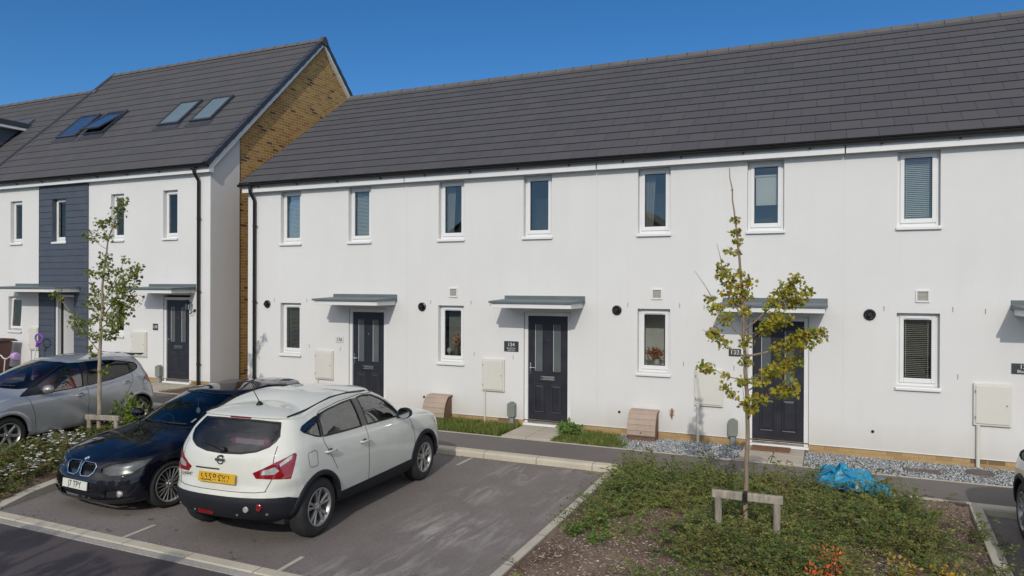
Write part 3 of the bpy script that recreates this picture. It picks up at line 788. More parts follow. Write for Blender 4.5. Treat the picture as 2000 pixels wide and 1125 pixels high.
def tall_house(X0, X1, label, gable, wins, doorx, canx, metx, clad=None, flu=None):
    h = thing('terraced_house', label, 'house', ((X0+X1)/2, 0, .1+ZO), 0, 'taller houses on the left')
    holes = [w_[:4] for w_ in wins]+[(doorx[0]-.08, doorx[1]+.08, .10, 2.31+ZO)]
    mb = MB(); wall_holes(mb, X0, X1, .235+ZO, 5.87, [(a,b,max(c,.235+ZO),d) for a,b,c,d in holes])
    bk = MB(); bk.add([(X0,8.3,0),(X1,8.3,0),(X1,8.3,5.6),(X0,8.3,5.6)], [(3,2,1,0)]); part('back_wall', bk, MAT['render'], h, recalc=False)
    if gable: mb.add([(X1,0,0),(X1,.93,0),(X1,.93,6.75),(X1,0,5.82)], [(0,1,2,3)])
    part('wall', mb, MAT['render'], h, recalc=False)
    pl = MB(); wall_holes(pl, X0, X1, 0, .240+ZO, [(doorx[0]-.08, doorx[1]+.08, .10, .240+ZO)], .012, .1)
    part('plinth', pl, MAT['plinth'], h, recalc=False)
    rf = MB(); xb = X1+(.10 if gable else 0); xa = X0-(0 if gable else .25)
    tiled_slope(rf, xa, xb, EL, RL, 17)
    rf.add([(xa,*RL),(xb,*RL),(xb,8.4,5.6),(xa,8.4,5.6)], [(0,1,2,3)])
    if not gable: rf.add([(xa,EL[0],EL[1]+.02),(xa,RL[0],RL[1]+.02),(xa,RL[0],RL[1]-.3),(xa,EL[0],EL[1]-.3)], [(0,1,2,3)])
    ro = part('roof', rf, MAT['roof2'], h, recalc=False)
    part('ridge', ridge_tiles(xa, xb, RL[0], RL[1]+.01, .62), MAT['ridge'], ro)
    if not gable:
        vp = MB(); vp.tube([(xa,EL[0],EL[1]+.035),(xa,RL[0],RL[1]+.035)], .04, 6); part('verge_cap', vp, MAT['dverge'], ro)
    if gable:
        gm = MB(); gm.add([(X1,.93,0),(X1,8.3,0),(X1,8.3,5.7),(X1,4.05,9.92),(X1,.93,6.80)], [(0,1,2,3,4)])
        gm.add([(X1+.004,.928,0),(X1+.004,.928,6.7),(X1,.928,6.7),(X1,.928,0)], [(0,1,2,3)])
        part('gable_wall', gm, MAT['brick'], h, recalc=False)
        tr = MB(); tr.box(X1, X1+.008, .922, .936, .3, 6.7); part('corner_bead', tr, MAT['black'], h)
        bb = MB()                                      # white bargeboards and soffit, dark interlocking verge caps
        for s in (0, 1):
            a, b = (EL[0]+.05, EL[1]-.02), RL
            if s: a = (8.4, 5.6)
            d = Vector((b[0]-a[0], b[1]-a[1])); u = d.normalized(); nn = Vector((u.y, -u.x))*(1 if s == 0 else -1)
            q = [(a[0],a[1]), (b[0],b[1]), (b[0], b[1]-.20), (a[0]+nn.x*.15, a[1]+nn.y*.15)]
            bb.prism(q, 'x', X1+.085+.002*s, X1+.105+.002*s)
            bb.prism([(a[0]+nn.x*.12, a[1]+nn.y*.12), (b[0], b[1]-.17), (b[0], b[1]-.185), (a[0]+nn.x*.135, a[1]+nn.y*.135)], 'x', X1, X1+.085)
        part('bargeboard', bb, MAT['fascia'], h)
        vc = MB()
        for s in (0, 1):
            a, b = (EL, RL) if s == 0 else ((8.4, 5.6), RL); nseg = 17
            for i in range(nseg):
                p = Vector((a[0]+(b[0]-a[0])*i/nseg, a[1]+(b[1]-a[1])*i/nseg)); q = Vector((a[0]+(b[0]-a[0])*(i+1.06)/nseg, a[1]+(b[1]-a[1])*(i+1.06)/nseg))
                u = (q-p).normalized(); nn = Vector((-u.y, u.x))*(1 if s == 0 else -1)
                pr = [p+nn*.045, q+nn*.026, q-nn*.070, p-nn*.085]
                vc.prism([(v.x, v.y) for v in pr], 'x', X1-.02, X1+.128+.002*(i % 2))
        part('verge_cap', vc, MAT['dverge'], ro, bevel=.006)
        ap = MB(); ap.prism([(RL[0]-.16,RL[1]-.12),(RL[0]-.07,RL[1]+.05),(RL[0],RL[1]+.075),(RL[0]+.07,RL[1]+.05),(RL[0]+.16,RL[1]-.12),(RL[0],RL[1]-.2)], 'x', X1+.02, X1+.15)
        part('ridge_end_cap', ap, MAT['roof2'], ro, bevel=.01)
        fe = MB(); fe.prism([(-.137,5.49),(-.0,5.49),(-.0,5.78),(-.137,5.645)], 'x', X1+.0005, X1+.104); part('fascia_end', fe, MAT['fascia'], h)
    fa = MB(); fa.box(X0-(0 if gable else 3), X1+(.10 if gable else 0), -.138, -.12, 5.49, 5.635); fa.box(X0, X1, -.12, 0, 5.50, 5.508)
    part('fascia', fa, MAT['fascia'], h)
    gutter(h, X0-(0 if gable else .25), xb+.02 if gable else xb, -.196, 5.655, -.138)
    for w_ in wins: window(h, *w_[:4], w_[4], 0 if len(w_) < 6 else w_[5], w_[6] if len(w_) > 6 else 0)
    canopy(h, *canx, 2.36+ZO)
    meter_box(h, *metx, .745+ZO, 1.375+ZO, 1, .3)
    if clad:
        cb = MB(); boards(cb, *clad, .30, 5.49, [(a-.001,b+.001,c,d) for a,b,c,d in holes]); co = part('cladding', cb, MAT['clad'], h)
        rv = MB()
        for a, b, c, d in holes:
            if clad[0] < (a+b)/2 < clad[1]:
                rv.box(a-.002, a+.012, -.026, .095, c, d); rv.box(b-.012, b+.002, -.026, .095, c, d); rv.box(a, b, -.026, .095, d-.012, d+.002)
        rv.box(clad[0]-.02, clad[0], -.03, 0, .3, 5.49); rv.box(clad[1], clad[1]+.02, -.03, 0, .3, 5.49)
        part('cladding_trim', rv, MAT['clad'], co)
    if flu: flue(h, *flu)
    return h, ro

def skylight(ro, x0, x1, glassmat, openp=False):
    """roof window lying on the 45 degree slope"""
    f = sqrt(.5); s0, s1 = 1.20, 2.02                      # y of lower and upper edge on the slope
    def P(x, y, o): return (x, y-o*f, 5.69+(y+.22)+o*f)
    def slab(mb, xa, xb, ya, yb, o0, o1):
        mb.add([P(xa,ya,o0),P(xb,ya,o0),P(xb,yb,o0),P(xa,yb,o0),P(xa,ya,o1),P(xb,ya,o1),P(xb,yb,o1),P(xa,yb,o1)],
            [(0,3,2,1),(4,5,6,7),(0,1,5,4),(1,2,6,5),(2,3,7,6),(3,0,4,7)])
    fr = MB(); t = .06; ty = .05
    slab(fr, x0, x0+t, s0, s1, .0, .085); slab(fr, x1-t, x1, s0, s1, .0, .085); slab(fr, x0+t, x1-t, s1-ty, s1, .0, .09); slab(fr, x0+t, x1-t, s0, s0+ty, .0, .08)
    slab(fr, x0-.06, x1+.06, s0-.13, s0, .015, .030)
    o = part('roof_window', fr, MAT['dverge'], ro, bevel=.006)
    g = MB(); slab(g, x0+t, x1-t, s0+ty, s1-ty, .055, .062)
    if openp:
        k = MB(); slab(k, x0+.02, x1-.02, s0, s1-.02, .09, .125)
        ang = radians(-9); cy = s0+.62*(s1-s0); piv = Vector(P((x0+x1)/2, cy, .1)); TM = Matrix.Translation(piv) @ Matrix.Rotation(ang, 4, 'X') @ Matrix.Translation(-piv)
        fr2 = MB(); slab(fr2, x0+.02, x0+.07, s0, s1-.02, .088, .125); slab(fr2, x1-.07, x1-.02, s0, s1-.02, .088, .125); slab(fr2, x0+.07, x1-.07, s0, s0+.05, .088, .125); slab(fr2, x0+.07, x1-.07, s1-.07, s1-.02, .088, .125)
        g = MB(); slab(g, x0+.07, x1-.07, s0+.05, s1-.07, .10, .108)
        for q in (fr2, g): q.v = [tuple(TM @ Vector(v)) for v in q.v]
        part('sash', fr2, MAT['dverge'], o)
        dk = MB(); slab(dk, x0+t, x1-t, s0+ty, s1-ty, .03, .035); part('opening', dk, MAT['room'], o)
    part('pane', g, glassmat, o)

MAT['skyglass'] = pm('roof_window_glass', (.20,.25,.25), .06, ns=2, amt=.12, spec=.9, coat=1)
MAT['skyglass2'] = pm('roof_window_glass_blue', (.05,.075,.14), .05, ns=2, amt=.2, spec=1.0, coat=1)
UZ = (3.965, 5.145)
h138, r138 = tall_house(-17.87, GX, 'tall white end house with a yellow brick gable and 138 beside its dark door', True,
    [(-17.012,-16.525,*UZ,'dark'), (-15.115,-14.615,*UZ,'lightroom'), (-17.0,-16.52,1.50,2.47,'dark')],
    (-15.032,-14.257), (-15.60,-13.99), (-16.198,-15.659))
front_door(h138, -15.032, -14.257, .449, 2.426)
plaque(h138, -15.37, 1.75, .17, .16, [('138', .10, 0)], 'slate', 'letter')
downpipe(h138, -13.86, 5.60, .35)
h140, r140 = tall_house(-22.05, -17.87, 'tall white house with a slate blue boarded panel around its open doorway', False,
    [(-21.175,-20.655,*UZ,'dark'), (-19.33,-18.76,*UZ,'curtain'), (-21.26,-20.67,1.50,2.46,'curtain',0,-.06)],
    (-19.16,-18.49), (-20.93,-18.16), (-20.28,-19.90), (-19.863,-17.89), (-21.9, 2.62))
# open doorway of the boarded house: white frame, leaf swung inwards, dim hall
fr = MB(); x0, x1, zb, zt = -19.16, -18.49, .449, 2.46
fr.box(x0-.07, x0, .02, .12, zb-.03, zt+.07); fr.box(x1, x1+.07, .02, .12, zb-.03, zt+.07); fr.box(x0, x1, .02, .12, zt, zt+.07)
fo = part('door_frame', fr, MAT['upvc'], h140, bevel=.006)
lf = MB(); lf.obox((x0+.22, .52, (zb+zt)/2), (.045, .80, zt-zb-.03), Matrix.Rotation(radians(-24), 3, 'Z')); part('door', lf, MAT['upvc'], h140, bevel=.004)
hl = MB(); hl.add([(x0,.12,zb),(x1,.12,zb),(x1,.12,zt),(x0,.12,zt),(x0,1.6,zb),(x1,1.6,zb),(x1,1.6,zt),(x0,1.6,zt)], [(4,5,6,7),(0,4,7,3),(1,2,6,5),(3,7,6,2),(0,1,5,4)])
part('hallway', hl, MAT['room'], h140)
for a, b, gm, op in ((-16.78,-15.96,'skyglass',0), (-15.56,-14.79,'skyglass',0)): skylight(r138, a, b, MAT[gm], op)
for a, b, gm, op in ((-21.02,-20.12,'skyglass2',0), (-19.80,-18.95,'skyglass2',1)): skylight(r140, a, b, MAT[gm], op)
# wall lantern beside door 138
L = MB(); lx, lz = -14.13, 2.30
L.tube([(lx+.10,0,lz-.12),(lx+.10,-.05,lz-.14),(lx+.06,-.10,lz-.19),(lx,-.13,lz-.17),(lx,-.13,lz-.10)], .010, 8); L.lathe([(0,-.02),(.035,-.018),(.04,0)], (lx+.10,0,lz-.12), 'y', 14)
for k in range(6):
    a = 2*pi*k/6; L.tube([(lx+.036*cos(a), -.13+.036*sin(a), lz-.10), (lx+.062*cos(a), -.13+.062*sin(a), lz+.08)], .005, 5)
L.lathe([(.0,lz+.16),(.012,lz+.15),(.03,lz+.12),(.075,lz+.085),(.062,lz+.08)], (lx,-.13,0), 'z', 6); L.lathe([(.062,lz+.08),(.066,lz+.075)], (lx,-.13,0), 'z', 6); L.lathe([(0,lz-.12),(.03,lz-.115),(.040,lz-.10),(0,lz-.098)], (lx,-.13,0), 'z', 6)
lo = part('wall_lantern', L, MAT['black'], h138, recalc=False)
g = MB(); g.lathe([(.032,lz-.098),(.057,lz+.078)], (lx,-.13,0), 'z', 6); part('pane', g, MAT['glass'], lo, recalc=False)

# the lower house beyond, with its dormer
h142 = thing('terraced_house', 'lower house at the far left with a dark dormer in its roof', 'house', (-26, 0, .1+ZO), 0, 'taller houses on the left')
mb = MB(); mb.add([(-31,0,0),(-22.05,0,0),(-22.05,0,5.85),(-31,0,5.85)], [(0,1,2,3)]); mb.add([(-31,8,0),(-22.05,8,0),(-22.05,8,5.6),(-31,8,5.6)], [(3,2,1,0)]); mb.add([(-31,0,0),(-31,8,0),(-31,8,5.6),(-31,3.35,9.3),(-31,0,5.6)], [(4,3,2,1,0)])
part('wall', mb, MAT['render'], h142, recalc=False)
rf = MB(); tiled_slope(rf, -31.1, -22.1, EL, (3.32, 9.23), 15); rf.add([(-31.1,3.32,9.23),(-22.1,3.32,9.23),(-22.1,8.3,5.5),(-31.1,8.3,5.5)], [(0,1,2,3)])
ro = part('roof', rf, MAT['roof2'], h142, recalc=False); part('ridge', ridge_tiles(-31.1, -22.1, 3.32, 9.24, .62), MAT['ridge'], ro)
gutter(h142, -31.1, -22.3, -.196, 5.655, -.138)
dm = MB(); dm.prism([(.55,6.5),(.55,7.72),(2.2,7.72),(2.2,8.2)], 'x', -26.9, -23.62); do = part('dormer', dm, MAT['clad'], h142)
dr = MB(); dr.box(-27.1, -23.42, .35, 2.12, 7.78, 7.95); part('dormer_roof', dr, MAT['dverge'], do, bevel=.02)
df = MB(); df.box(-27.08, -23.44, .37, 1.95, 7.70, 7.785); part('fascia', df, MAT['fascia'], do)
dw = MB(); ring(dw, -26.0, -24.6, 6.75, 7.55, .06, .50, .56); part('window', dw, MAT['upvc'], do)

# houses across the road, behind the camera (seen only as reflections)
MAT['plain_pane'] = pm('far_window_glass', (.03,.04,.05), .05, ns=1, amt=.2, spec=1)
for k in range(4):
    x = -22+k*11
    ho = thing('detached_house', ('pale house across the road','brick house across the road','white house across the road','buff house across the road')[k]+' facing the terrace', 'house', (x, -34, 0))
    b = MB(); b.box(x-3.6, x+3.6, -37, -30, 0, 5); b.prism([(x-3.6,5),(x+3.6,5),(x,7.6)], 'y', -37, -30); part('wall', b, MAT['brick'] if k % 2 else MAT['render'], ho)
    r = MB()
    for s in (-1, 1): r.prism([(x+s*3.9,4.8),(x,7.65),(x,7.8),(x+s*3.9,4.95)], 'y', -37.2, -29.8)
    part('roof', r, MAT['roof2'], ho)
    for wx in (-2, 2):
        for wz in (1.0, 3.4):
            f = MB(); ring(f, x+wx-.6, x+wx+.6, wz, wz+1.2, .07, -30, -29.95); fo = part('window', f, MAT['upvc'], ho)
            p = MB(); p.box(x+wx-.53, x+wx+.53, -29.99, -29.97, wz+.07, wz+1.13); part('pane', p, MAT['plain_pane'], fo)
    d = MB(); d.box(x-.45, x+.45, -30, -29.95, 0, 2.05); part('door', d, MAT['door'], ho)
struct('far_footpath', sheet(-60, 40, -21.5, -19.5, .1, 100, 1), MAT['path'], recalc=False)
# ------------------------------------------------------------------ vehicles
def crom(p0, p1, p2, p3, t):
    return p1 + .5*t*((p2-p0) + t*((2*p0-5*p1+4*p2-p3) + t*(3*(p1-p2)+p3-p0)))

def shell(rows, NA=9, NS=44, sub=4):
    """half body (y >= 0) lofted from plan outlines.  row = (xf,zf, xr,zr, w, zF,zM,zR, Lf,Lr, n, barrel)"""
    ncol = 2*NA+NS+1
    ctrl = np.zeros((len(rows), ncol, 3))
    for i, (xf,zf,xr,zr,wd,zF,zM,zR,Lf,Lr,n,br) in enumerate(rows):
        for k in range(ncol):
            if k <= NA:
                th = (pi/2)*k/NA; x = xf-Lf+Lf*cos(th)**(2/n) if k < NA else xf-Lf; y = wd*sin(th)**(2/n); q = sin(th)**2; z = zf+(zF-zf)*q
            elif k >= NA+NS:
                th = (pi/2)*(ncol-1-k)/NA; x = xr+Lr-Lr*cos(th)**(2/n) if k > NA+NS else xr+Lr; y = wd*sin(th)**(2/n); q = sin(th)**2; z = zr+(zR-zr)*q
            else:
                s = (k-NA)/NS; x = (xf-Lf)+((xr+Lr)-(xf-Lf))*s; y = wd
                z = zF*(1-s)*(1-2*s)+zM*4*s*(1-s)+zR*s*(2*s-1)
            cx = (xf+xr)/2; hl = (xf-xr)/2; y *= 1-br*abs((x-cx)/hl)**3
            ctrl[i,k] = (x, y, z)
    out = []
    m = len(rows)
    for i in range(m-1):
        p0, p1, p2, p3 = ctrl[max(0,i-1)], ctrl[i], ctrl[i+1], ctrl[min(m-1,i+2)]
        for j in range(sub): out.append(crom(p0,p1,p2,p3,j/sub))
    out.append(ctrl[-1])
    A = np.array(out); A[:,:,1] = np.maximum(A[:,:,1], 0); A[:,0,1] = 0; A[:,-1,1] = 0
    bm = bmesh.new(); nr = len(A)
    vs = [[bm.verts.new(A[i,k]) for k in range(ncol)] for i in range(nr)]
    for i in range(nr-1):
        for k in range(ncol-1):
            try: bm.faces.new((vs[i][k], vs[i+1][k], vs[i+1][k+1], vs[i][k+1]))
            except ValueError: pass
    bmesh.ops.remove_doubles(bm, verts=bm.verts, dist=1e-4)
    bmesh.ops.dissolve_degenerate(bm, edges=bm.edges, dist=1e-5)
    bm.normal_update()
    s = sum((f.normal.y*f.calc_area() for f in bm.faces))
    if s < 0: bmesh.ops.reverse_faces(bm, faces=bm.faces)
    bm.normal_update()
    return bm

E_SIDE = Vector((1,0,0)); E_END = Vector((0,1,0))
def in_poly(p, poly):
    s = 0
    for (ax,ay), (bx,by) in zip(poly, poly[1:]+poly[:1]):
        c = (bx-ax)*(p[1]-ay)-(by-ay)*(p[0]-ax)
        if abs(c) < 1e-9: continue
        if s == 0: s = 1 if c > 0 else -1
        elif (c > 0) != (s > 0): return False
    return True

class Car:
    def __init__(s, rows, **k):
        s.bm = shell(rows, **k); s.lay = s.bm.faces.layers.int.new('tag'); s.tags = {}
        s.bvh = BVHTree.FromBMesh(s.bm)
    def tid(s, name): return s.tags.setdefault(name, len(s.tags)+1)
    def cut(s, name, poly, e, cond, over=True):
        bm = s.bm; t = s.tid(name)
        a0, a1 = min(p[0] for p in poly)-.02, max(p[0] for p in poly)+.02; b0, b1 = min(p[1] for p in poly)-.02, max(p[1] for p in poly)+.02
        def near(f):
            ps = [(v.co.dot(e), v.co.z) for v in f.verts]
            return max(p[0] for p in ps) > a0 and min(p[0] for p in ps) < a1 and max(p[1] for p in ps) > b0 and min(p[1] for p in ps) < b1 and cond(f.calc_center_median(), f.normal)
        for (ax,ay), (bx,by) in zip(poly, poly[1:]+poly[:1]):
            fs = [f for f in bm.faces if near(f)]
            if not fs: return
            geom = fs+list({e_ for f in fs for e_ in f.edges})+list({v for f in fs for v in f.verts})
            d = Vector((bx-ax, by-ay)); no = e*(-d.y)+Vector((0,0,d.x))
            bmesh.ops.bisect_plane(bm, geom=geom, dist=2e-5, plane_co=e*ax+Vector((0,0,ay)), plane_no=no.normalized())
        bm.normal_update()
        for f in bm.faces:
            if near(f):
                c = f.calc_center_median()
                if in_poly((c.dot(e), c.z), poly) and (over or f[s.lay] == 0): f[s.lay] = t
    def dirv(s, e, sgn):
        d = Vector((-e.y, e.x, 0))*sgn
        return -d if e is E_END else d
    def hit(s, p, e, sgn=1):
        """surface point seen along the direction perpendicular to e"""
        d = s.dirv(e, sgn)
        o = e*p[0]+Vector((0,0,p[1]))+d*4
        r = s.bvh.ray_cast(o, -d)
        return (r[0], r[1]) if r[0] is not None else (None, None)
    def ribbon(s, path, e, sgn=1, w=.01, off=.002, closed=False, step=.03, mb=None):
        pts = list(path)+([path[0]] if closed else []); dense = []
        for a, b in zip(pts[:-1], pts[1:]):
            n = max(1, int(math.hypot(b[0]-a[0], b[1]-a[1])/step))
            dense += [(a[0]+(b[0]-a[0])*i/n, a[1]+(b[1]-a[1])*i/n) for i in range(n)]
        dense.append(pts[-1])
        P = [q for q in (s.hit(p, e, sgn) for p in dense) if q[0] is not None]
        mb = mb or MB(); vs = []
        for i, (p, nrm) in enumerate(P):
            if nrm.dot(s.dirv(e, sgn)) < 0: nrm = -nrm
            t = (P[min(i+1,len(P)-1)][0]-P[max(i-1,0)][0])
            if t.length < 1e-6: t = Vector((1,0,0))
            side = nrm.cross(t.normalized()).normalized()*w/2
            vs += [p+side+nrm*off, p-side+nrm*off]
        mb.add(vs, [(2*i,2*i+2,2*i+3,2*i+1) for i in range(len(P)-1)])
        return mb
    def grab(s, names, off=0, side=0, flip=False):
        """faces carrying the tags; side 1 = left, -1 = mirrored right, 0 = both"""
        ids = {0 if n == '' else s.tags.get(n, -99) for n in names}; mb = MB()
        for sg in ((1,-1) if side == 0 else (side,)):
            idx = {}; vs = []; fs = []
            nrm = {}
            fl = [f for f in s.bm.faces if f[s.lay] in ids]
            for f in fl:
                for v in f.verts: nrm.setdefault(v, Vector((0,0,0))); nrm[v] += f.normal
            for f in fl:
                q = []
                for v in f.verts:
                    if v not in idx: idx[v] = len(vs); c = v.co+(nrm[v].normalized()*off if off else Vector((0,0,0))); vs.append((c.x, c.y*sg, c.z))
                    q.append(idx[v])
                fs.append(tuple(q if sg > 0 else q[::-1]))
            mb.add(vs, fs)
        return mb

def mirror(mb):
    o = MB(); o.v = [(v[0], -v[1], v[2]) for v in mb.v]; o.f = [f[::-1] for f in mb.f]; o.m = list(mb.m); return o
def both(mb): return MB().merge(mb).merge(mirror(mb))
def weld(o):
    bm = bmesh.new(); bm.from_mesh(o.data); bmesh.ops.remove_doubles(bm, verts=bm.verts, dist=1e-4); bm.to_mesh(o.data); bm.free(); return o
def cpart(name, mb, mat, par, **k): return part(name, mb, mat, par, world=False, **k)
def circle(cx, cz, r, n=30, a0=0, a1=2*pi): return [(cx+r*cos(a0+(a1-a0)*i/n), cz+r*sin(a0+(a1-a0)*i/n)) for i in range(n if a1-a0 > 6.2 else n+1)]

CM = dict(chrome=MAT['chrome'],
    white=m_paint('white_car_paint', (.655,.655,.595), 0, rough=.45, dirt=.35, spec=.15),
    pale=m_paint('pale_car_paint', (.50,.55,.49), 0, rough=.4),
    silver=m_paint('silver_car_paint', (.44,.46,.49), .55, rough=.34, dirt=.2),
    navy=m_paint('dark_blue_car_paint', (.003,.0032,.009), 0, rough=.35, dirt=.02, spec=.0),
    plastic=pm('grey_black_bumper', (.015,.016,.021), .6, spec=.3, ns=4, amt=.25, bs=200, bstr=.1),
    gloss=pm('gloss_black_pillar', (.010,.009,.010), .12, ns=3, amt=.2, coat=1),
    seal=pm('window_seal', (.010,.010,.010), .45, ns=4),
    seam=pm('panel_gap', (.02,.02,.02), .8, ns=4),
    seam_l=pm('panel_gap_soft', (.15,.15,.145), .8, ns=4),
    glass=m_glass('car_glass', (.80,.87,.85), 1.5, 0, .14),
    privacy=m_glass('car_glass_dark', (.42,.43,.47), 1.5, 0, .03),
    screen=m_glass('windscreen_glass', (.40,.46,.50), 1.5, 0, .035),
    tyre=pm('tyre_rubber', (.022,.022,.022), .8, ns=9, amt=.4, bs=40),
    rim=pm('wheel_alloy', (.36,.35,.34), .38, metal=.6, ns=6, amt=.12),
    disc=pm('brake_disc', (.05,.048,.045), .6, metal=.4, ns=8, amt=.4),
    interior=pm('car_interior', (.05,.05,.052), .8, ns=4),
    seatc=pm('seat_cloth', (.11,.11,.115), .9, ns=9, amt=.2),
    seatr=pm('seat_cloth_red', (.28,.025,.03), .9, ns=9, amt=.2),
    head=pm('headlining', (.42,.42,.40), .9, ns=4),
    red=pm('lamp_red', (.24,.006,.010), .1, ns=12, amt=.35, coat=1),
    amber=pm('lamp_clear', (.50,.49,.47), .1, ns=25, amt=.25, coat=1, metal=.3),
    lens=m_glass('headlamp_cover', (.86,.88,.88), 1.4, 0, .0),
    lampin=pm('lamp_housing', (.13,.135,.14), .3, metal=.3, ns=12, amt=.3),
    plate_y=pm('plate_yellow', (.62,.37,.02), .4, ns=5, amt=.06),
    plate_w=pm('plate_white', (.66,.67,.60), .4, ns=5, amt=.06),
    maroon=pm('plate_characters', (.09,.012,.012), .5),
    pink=pm('pink_plastic', (.65,.08,.30), .5), paper=pm('white_paper', (.65,.66,.64), .7),
    mirror=pm('mirror_glass', (.7,.7,.7), .03, metal=1), blue=pm('badge_blue', (.05,.22,.5), .3), badge=pm('badge_white', (.7,.7,.7), .3),
)

def wheel(car, x, side, yo, R, rr, wdt, style, mat='rim'):
    """tyre, brake disc, alloy with the given spoke pattern; outer face at y = yo on that side"""
    w_ = MB(); w_.lathe([(.03,-.115),(rr*.72,-.115),(rr*.72,-.09),(.05,-.09),(.05,-.05),(0,-.05)], axis='y', n=26)
    def place(mb):
        m2 = MB()
        m2.v = [(v[0]+x, side*(v[1]+yo), v[2]+R) for v in mb.v]; m2.f = [f if side > 0 else f[::-1] for f in mb.f]; m2.m = list(mb.m); return m2
    wo = cpart('wheel', place(w_), CM['disc'], car, smooth=40)
    t = MB(); W = wdt
    t.lathe([(rr+.004,-.012),(rr+.012,-.002),(rr+.045,.004),(R-.045,.002),(R-.022,-.010),(R-.006,-.026),(R,-.05),(R,-W+.05),(R-.006,-W+.026),(R-.03,-W+.005),(rr+.02,-W),(rr,-W+.01)], axis='y', n=44)
    for g in (.06, .10, .14):
        pass
    cpart('tyre', place(t), CM['tyre'], wo, smooth=50)
    r = MB()
    r.lathe([(rr+.006,-.004),(rr+.006,.004),(rr-.006,.004),(rr-.018,-.012),(rr-.026,-.05),(rr-.032,-.15)], axis='y', n=44)
    r.lathe([(0,-.006),(.024,-.006),(.028,-.012),(.055,-.018),(.066,-.030),(.066,-.06)], axis='y', n=20)
    def spoke(a, r0, r1, w0, w1, d0=-.020, d1=-.006, th=.03, skew=0):
        ca, sa = cos(a), sin(a)
        def P(rad, t_, y): return (rad*ca-t_*sa, y, rad*sa+t_*ca)
        vs = []
        for rad, ww, yy, sk in ((r0,w0,d0,0),((r0+r1)/2,(w0+w1)/2*.86,(d0+d1)/2-.002,skew*.5),(r1,w1,d1,skew)):
            vs += [P(rad,-ww/2+sk,yy-.008), P(rad,-ww*.28+sk,yy), P(rad,ww*.28+sk,yy), P(rad,ww/2+sk,yy-.008), P(rad,ww/2+sk,yy-th), P(rad,-ww/2+sk,yy-th)]
        fs = [(i*6+k, i*6+(k+1)%6, i*6+6+(k+1)%6, i*6+6+k) for i in range(2) for k in range(6)]
        r.add(vs, fs)
    if style == 'double5':
        for i in range(5):
            a = 2*pi*i/5+.35
            for s in (-1, 1): spoke(a+s*.09, .045, rr-.012, .034, .040, skew=s*.026)
    elif style == 'multi':
        for i in range(10):
            a = 2*pi*i/10+.1
            for s in (-1, 1): spoke(a+s*.03, .045, rr-.012, .012, .015, skew=s*.026, th=.02)
    else:
        for i in range(6): spoke(2*pi*i/6+.2, .045, rr-.012, .055, .046)
    cpart('rim', place(r), CM[mat], wo, smooth=35)
    b = MB()
    for i in range(5): b.lathe([(0,-.012),(.009,-.012),(.009,-.03)], (.042*cos(2*pi*i/5), 0, .042*sin(2*pi*i/5)), 'y', 8)
    cpart('wheel_nut', place(b), CM['disc'], wo)
    return wo

def arch(car_o, C, cx, R, r, depth=.28, lip=None, lipmat='plastic'):
    """opening round a wheel: dark liner and, if wanted, a rolled lip standing proud"""
    pts = circle(cx, R, r, 26, .02, pi-.02); L = MB(); vs = []
    for p in pts:
        h, n = C.hit(p, E_SIDE)
        y = h.y if h is not None else .8
        vs += [(p[0], y-.004, p[1]), (p[0], y-depth, p[1])]
    L.add(vs, [(2*i,2*i+2,2*i+3,2*i+1) for i in range(len(pts)-1)])
    y = .8-depth; L.add([(p[0], y+.03, p[1]) for p in pts], [tuple(range(len(pts)))])
    [cpart('wheel_arch_liner', qq, CM['seam'], car_o, recalc=False) for qq in (L, mirror(L))]
    if lip:
        q = MB(); prof = lip; vs = []; n = len(prof)
        for i, p in enumerate(pts):
            d = Vector((p[0]-cx, p[1]-R)).normalized()
            for (dr, dy) in prof:
                c = (cx+d.x*(r+dr), R+d.y*(r+dr)); h, _ = C.hit((cx+d.x*(r+max(dr,.012)), R+d.y*(r+max(dr,.012))), E_SIDE); yy = (h.y if h is not None else .84)
                vs.append((c[0], yy+dy, c[1]))
        q.add(vs, [(i*n+k, i*n+n+k, i*n+n+k+1, i*n+k+1) for i in range(len(pts)-1) for k in range(n-1)])
        return q

def seat(car_o, x, y, mat, w=.46):
    s = MB(); s.prism([(x-.25,.34),(x+.25,.40),(x+.27,.50),(x-.20,.48)], 'y', y-w/2, y+w/2)
    s.prism([(x-.20,.46),(x-.10,.46),(x-.30,1.02),(x-.40,1.0)], 'y', y-w/2+.02, y+w/2-.02)
    s.prism([(x-.33,1.06),(x-.25,1.06),(x-.28,1.24),(x-.36,1.22)], 'y', y-.12, y+.12); s.box(x-.33, x-.31, y-.05, y+.05, 1.0, 1.08)
    return cpart('seat', s, CM[mat], car_o, bevel=.03)

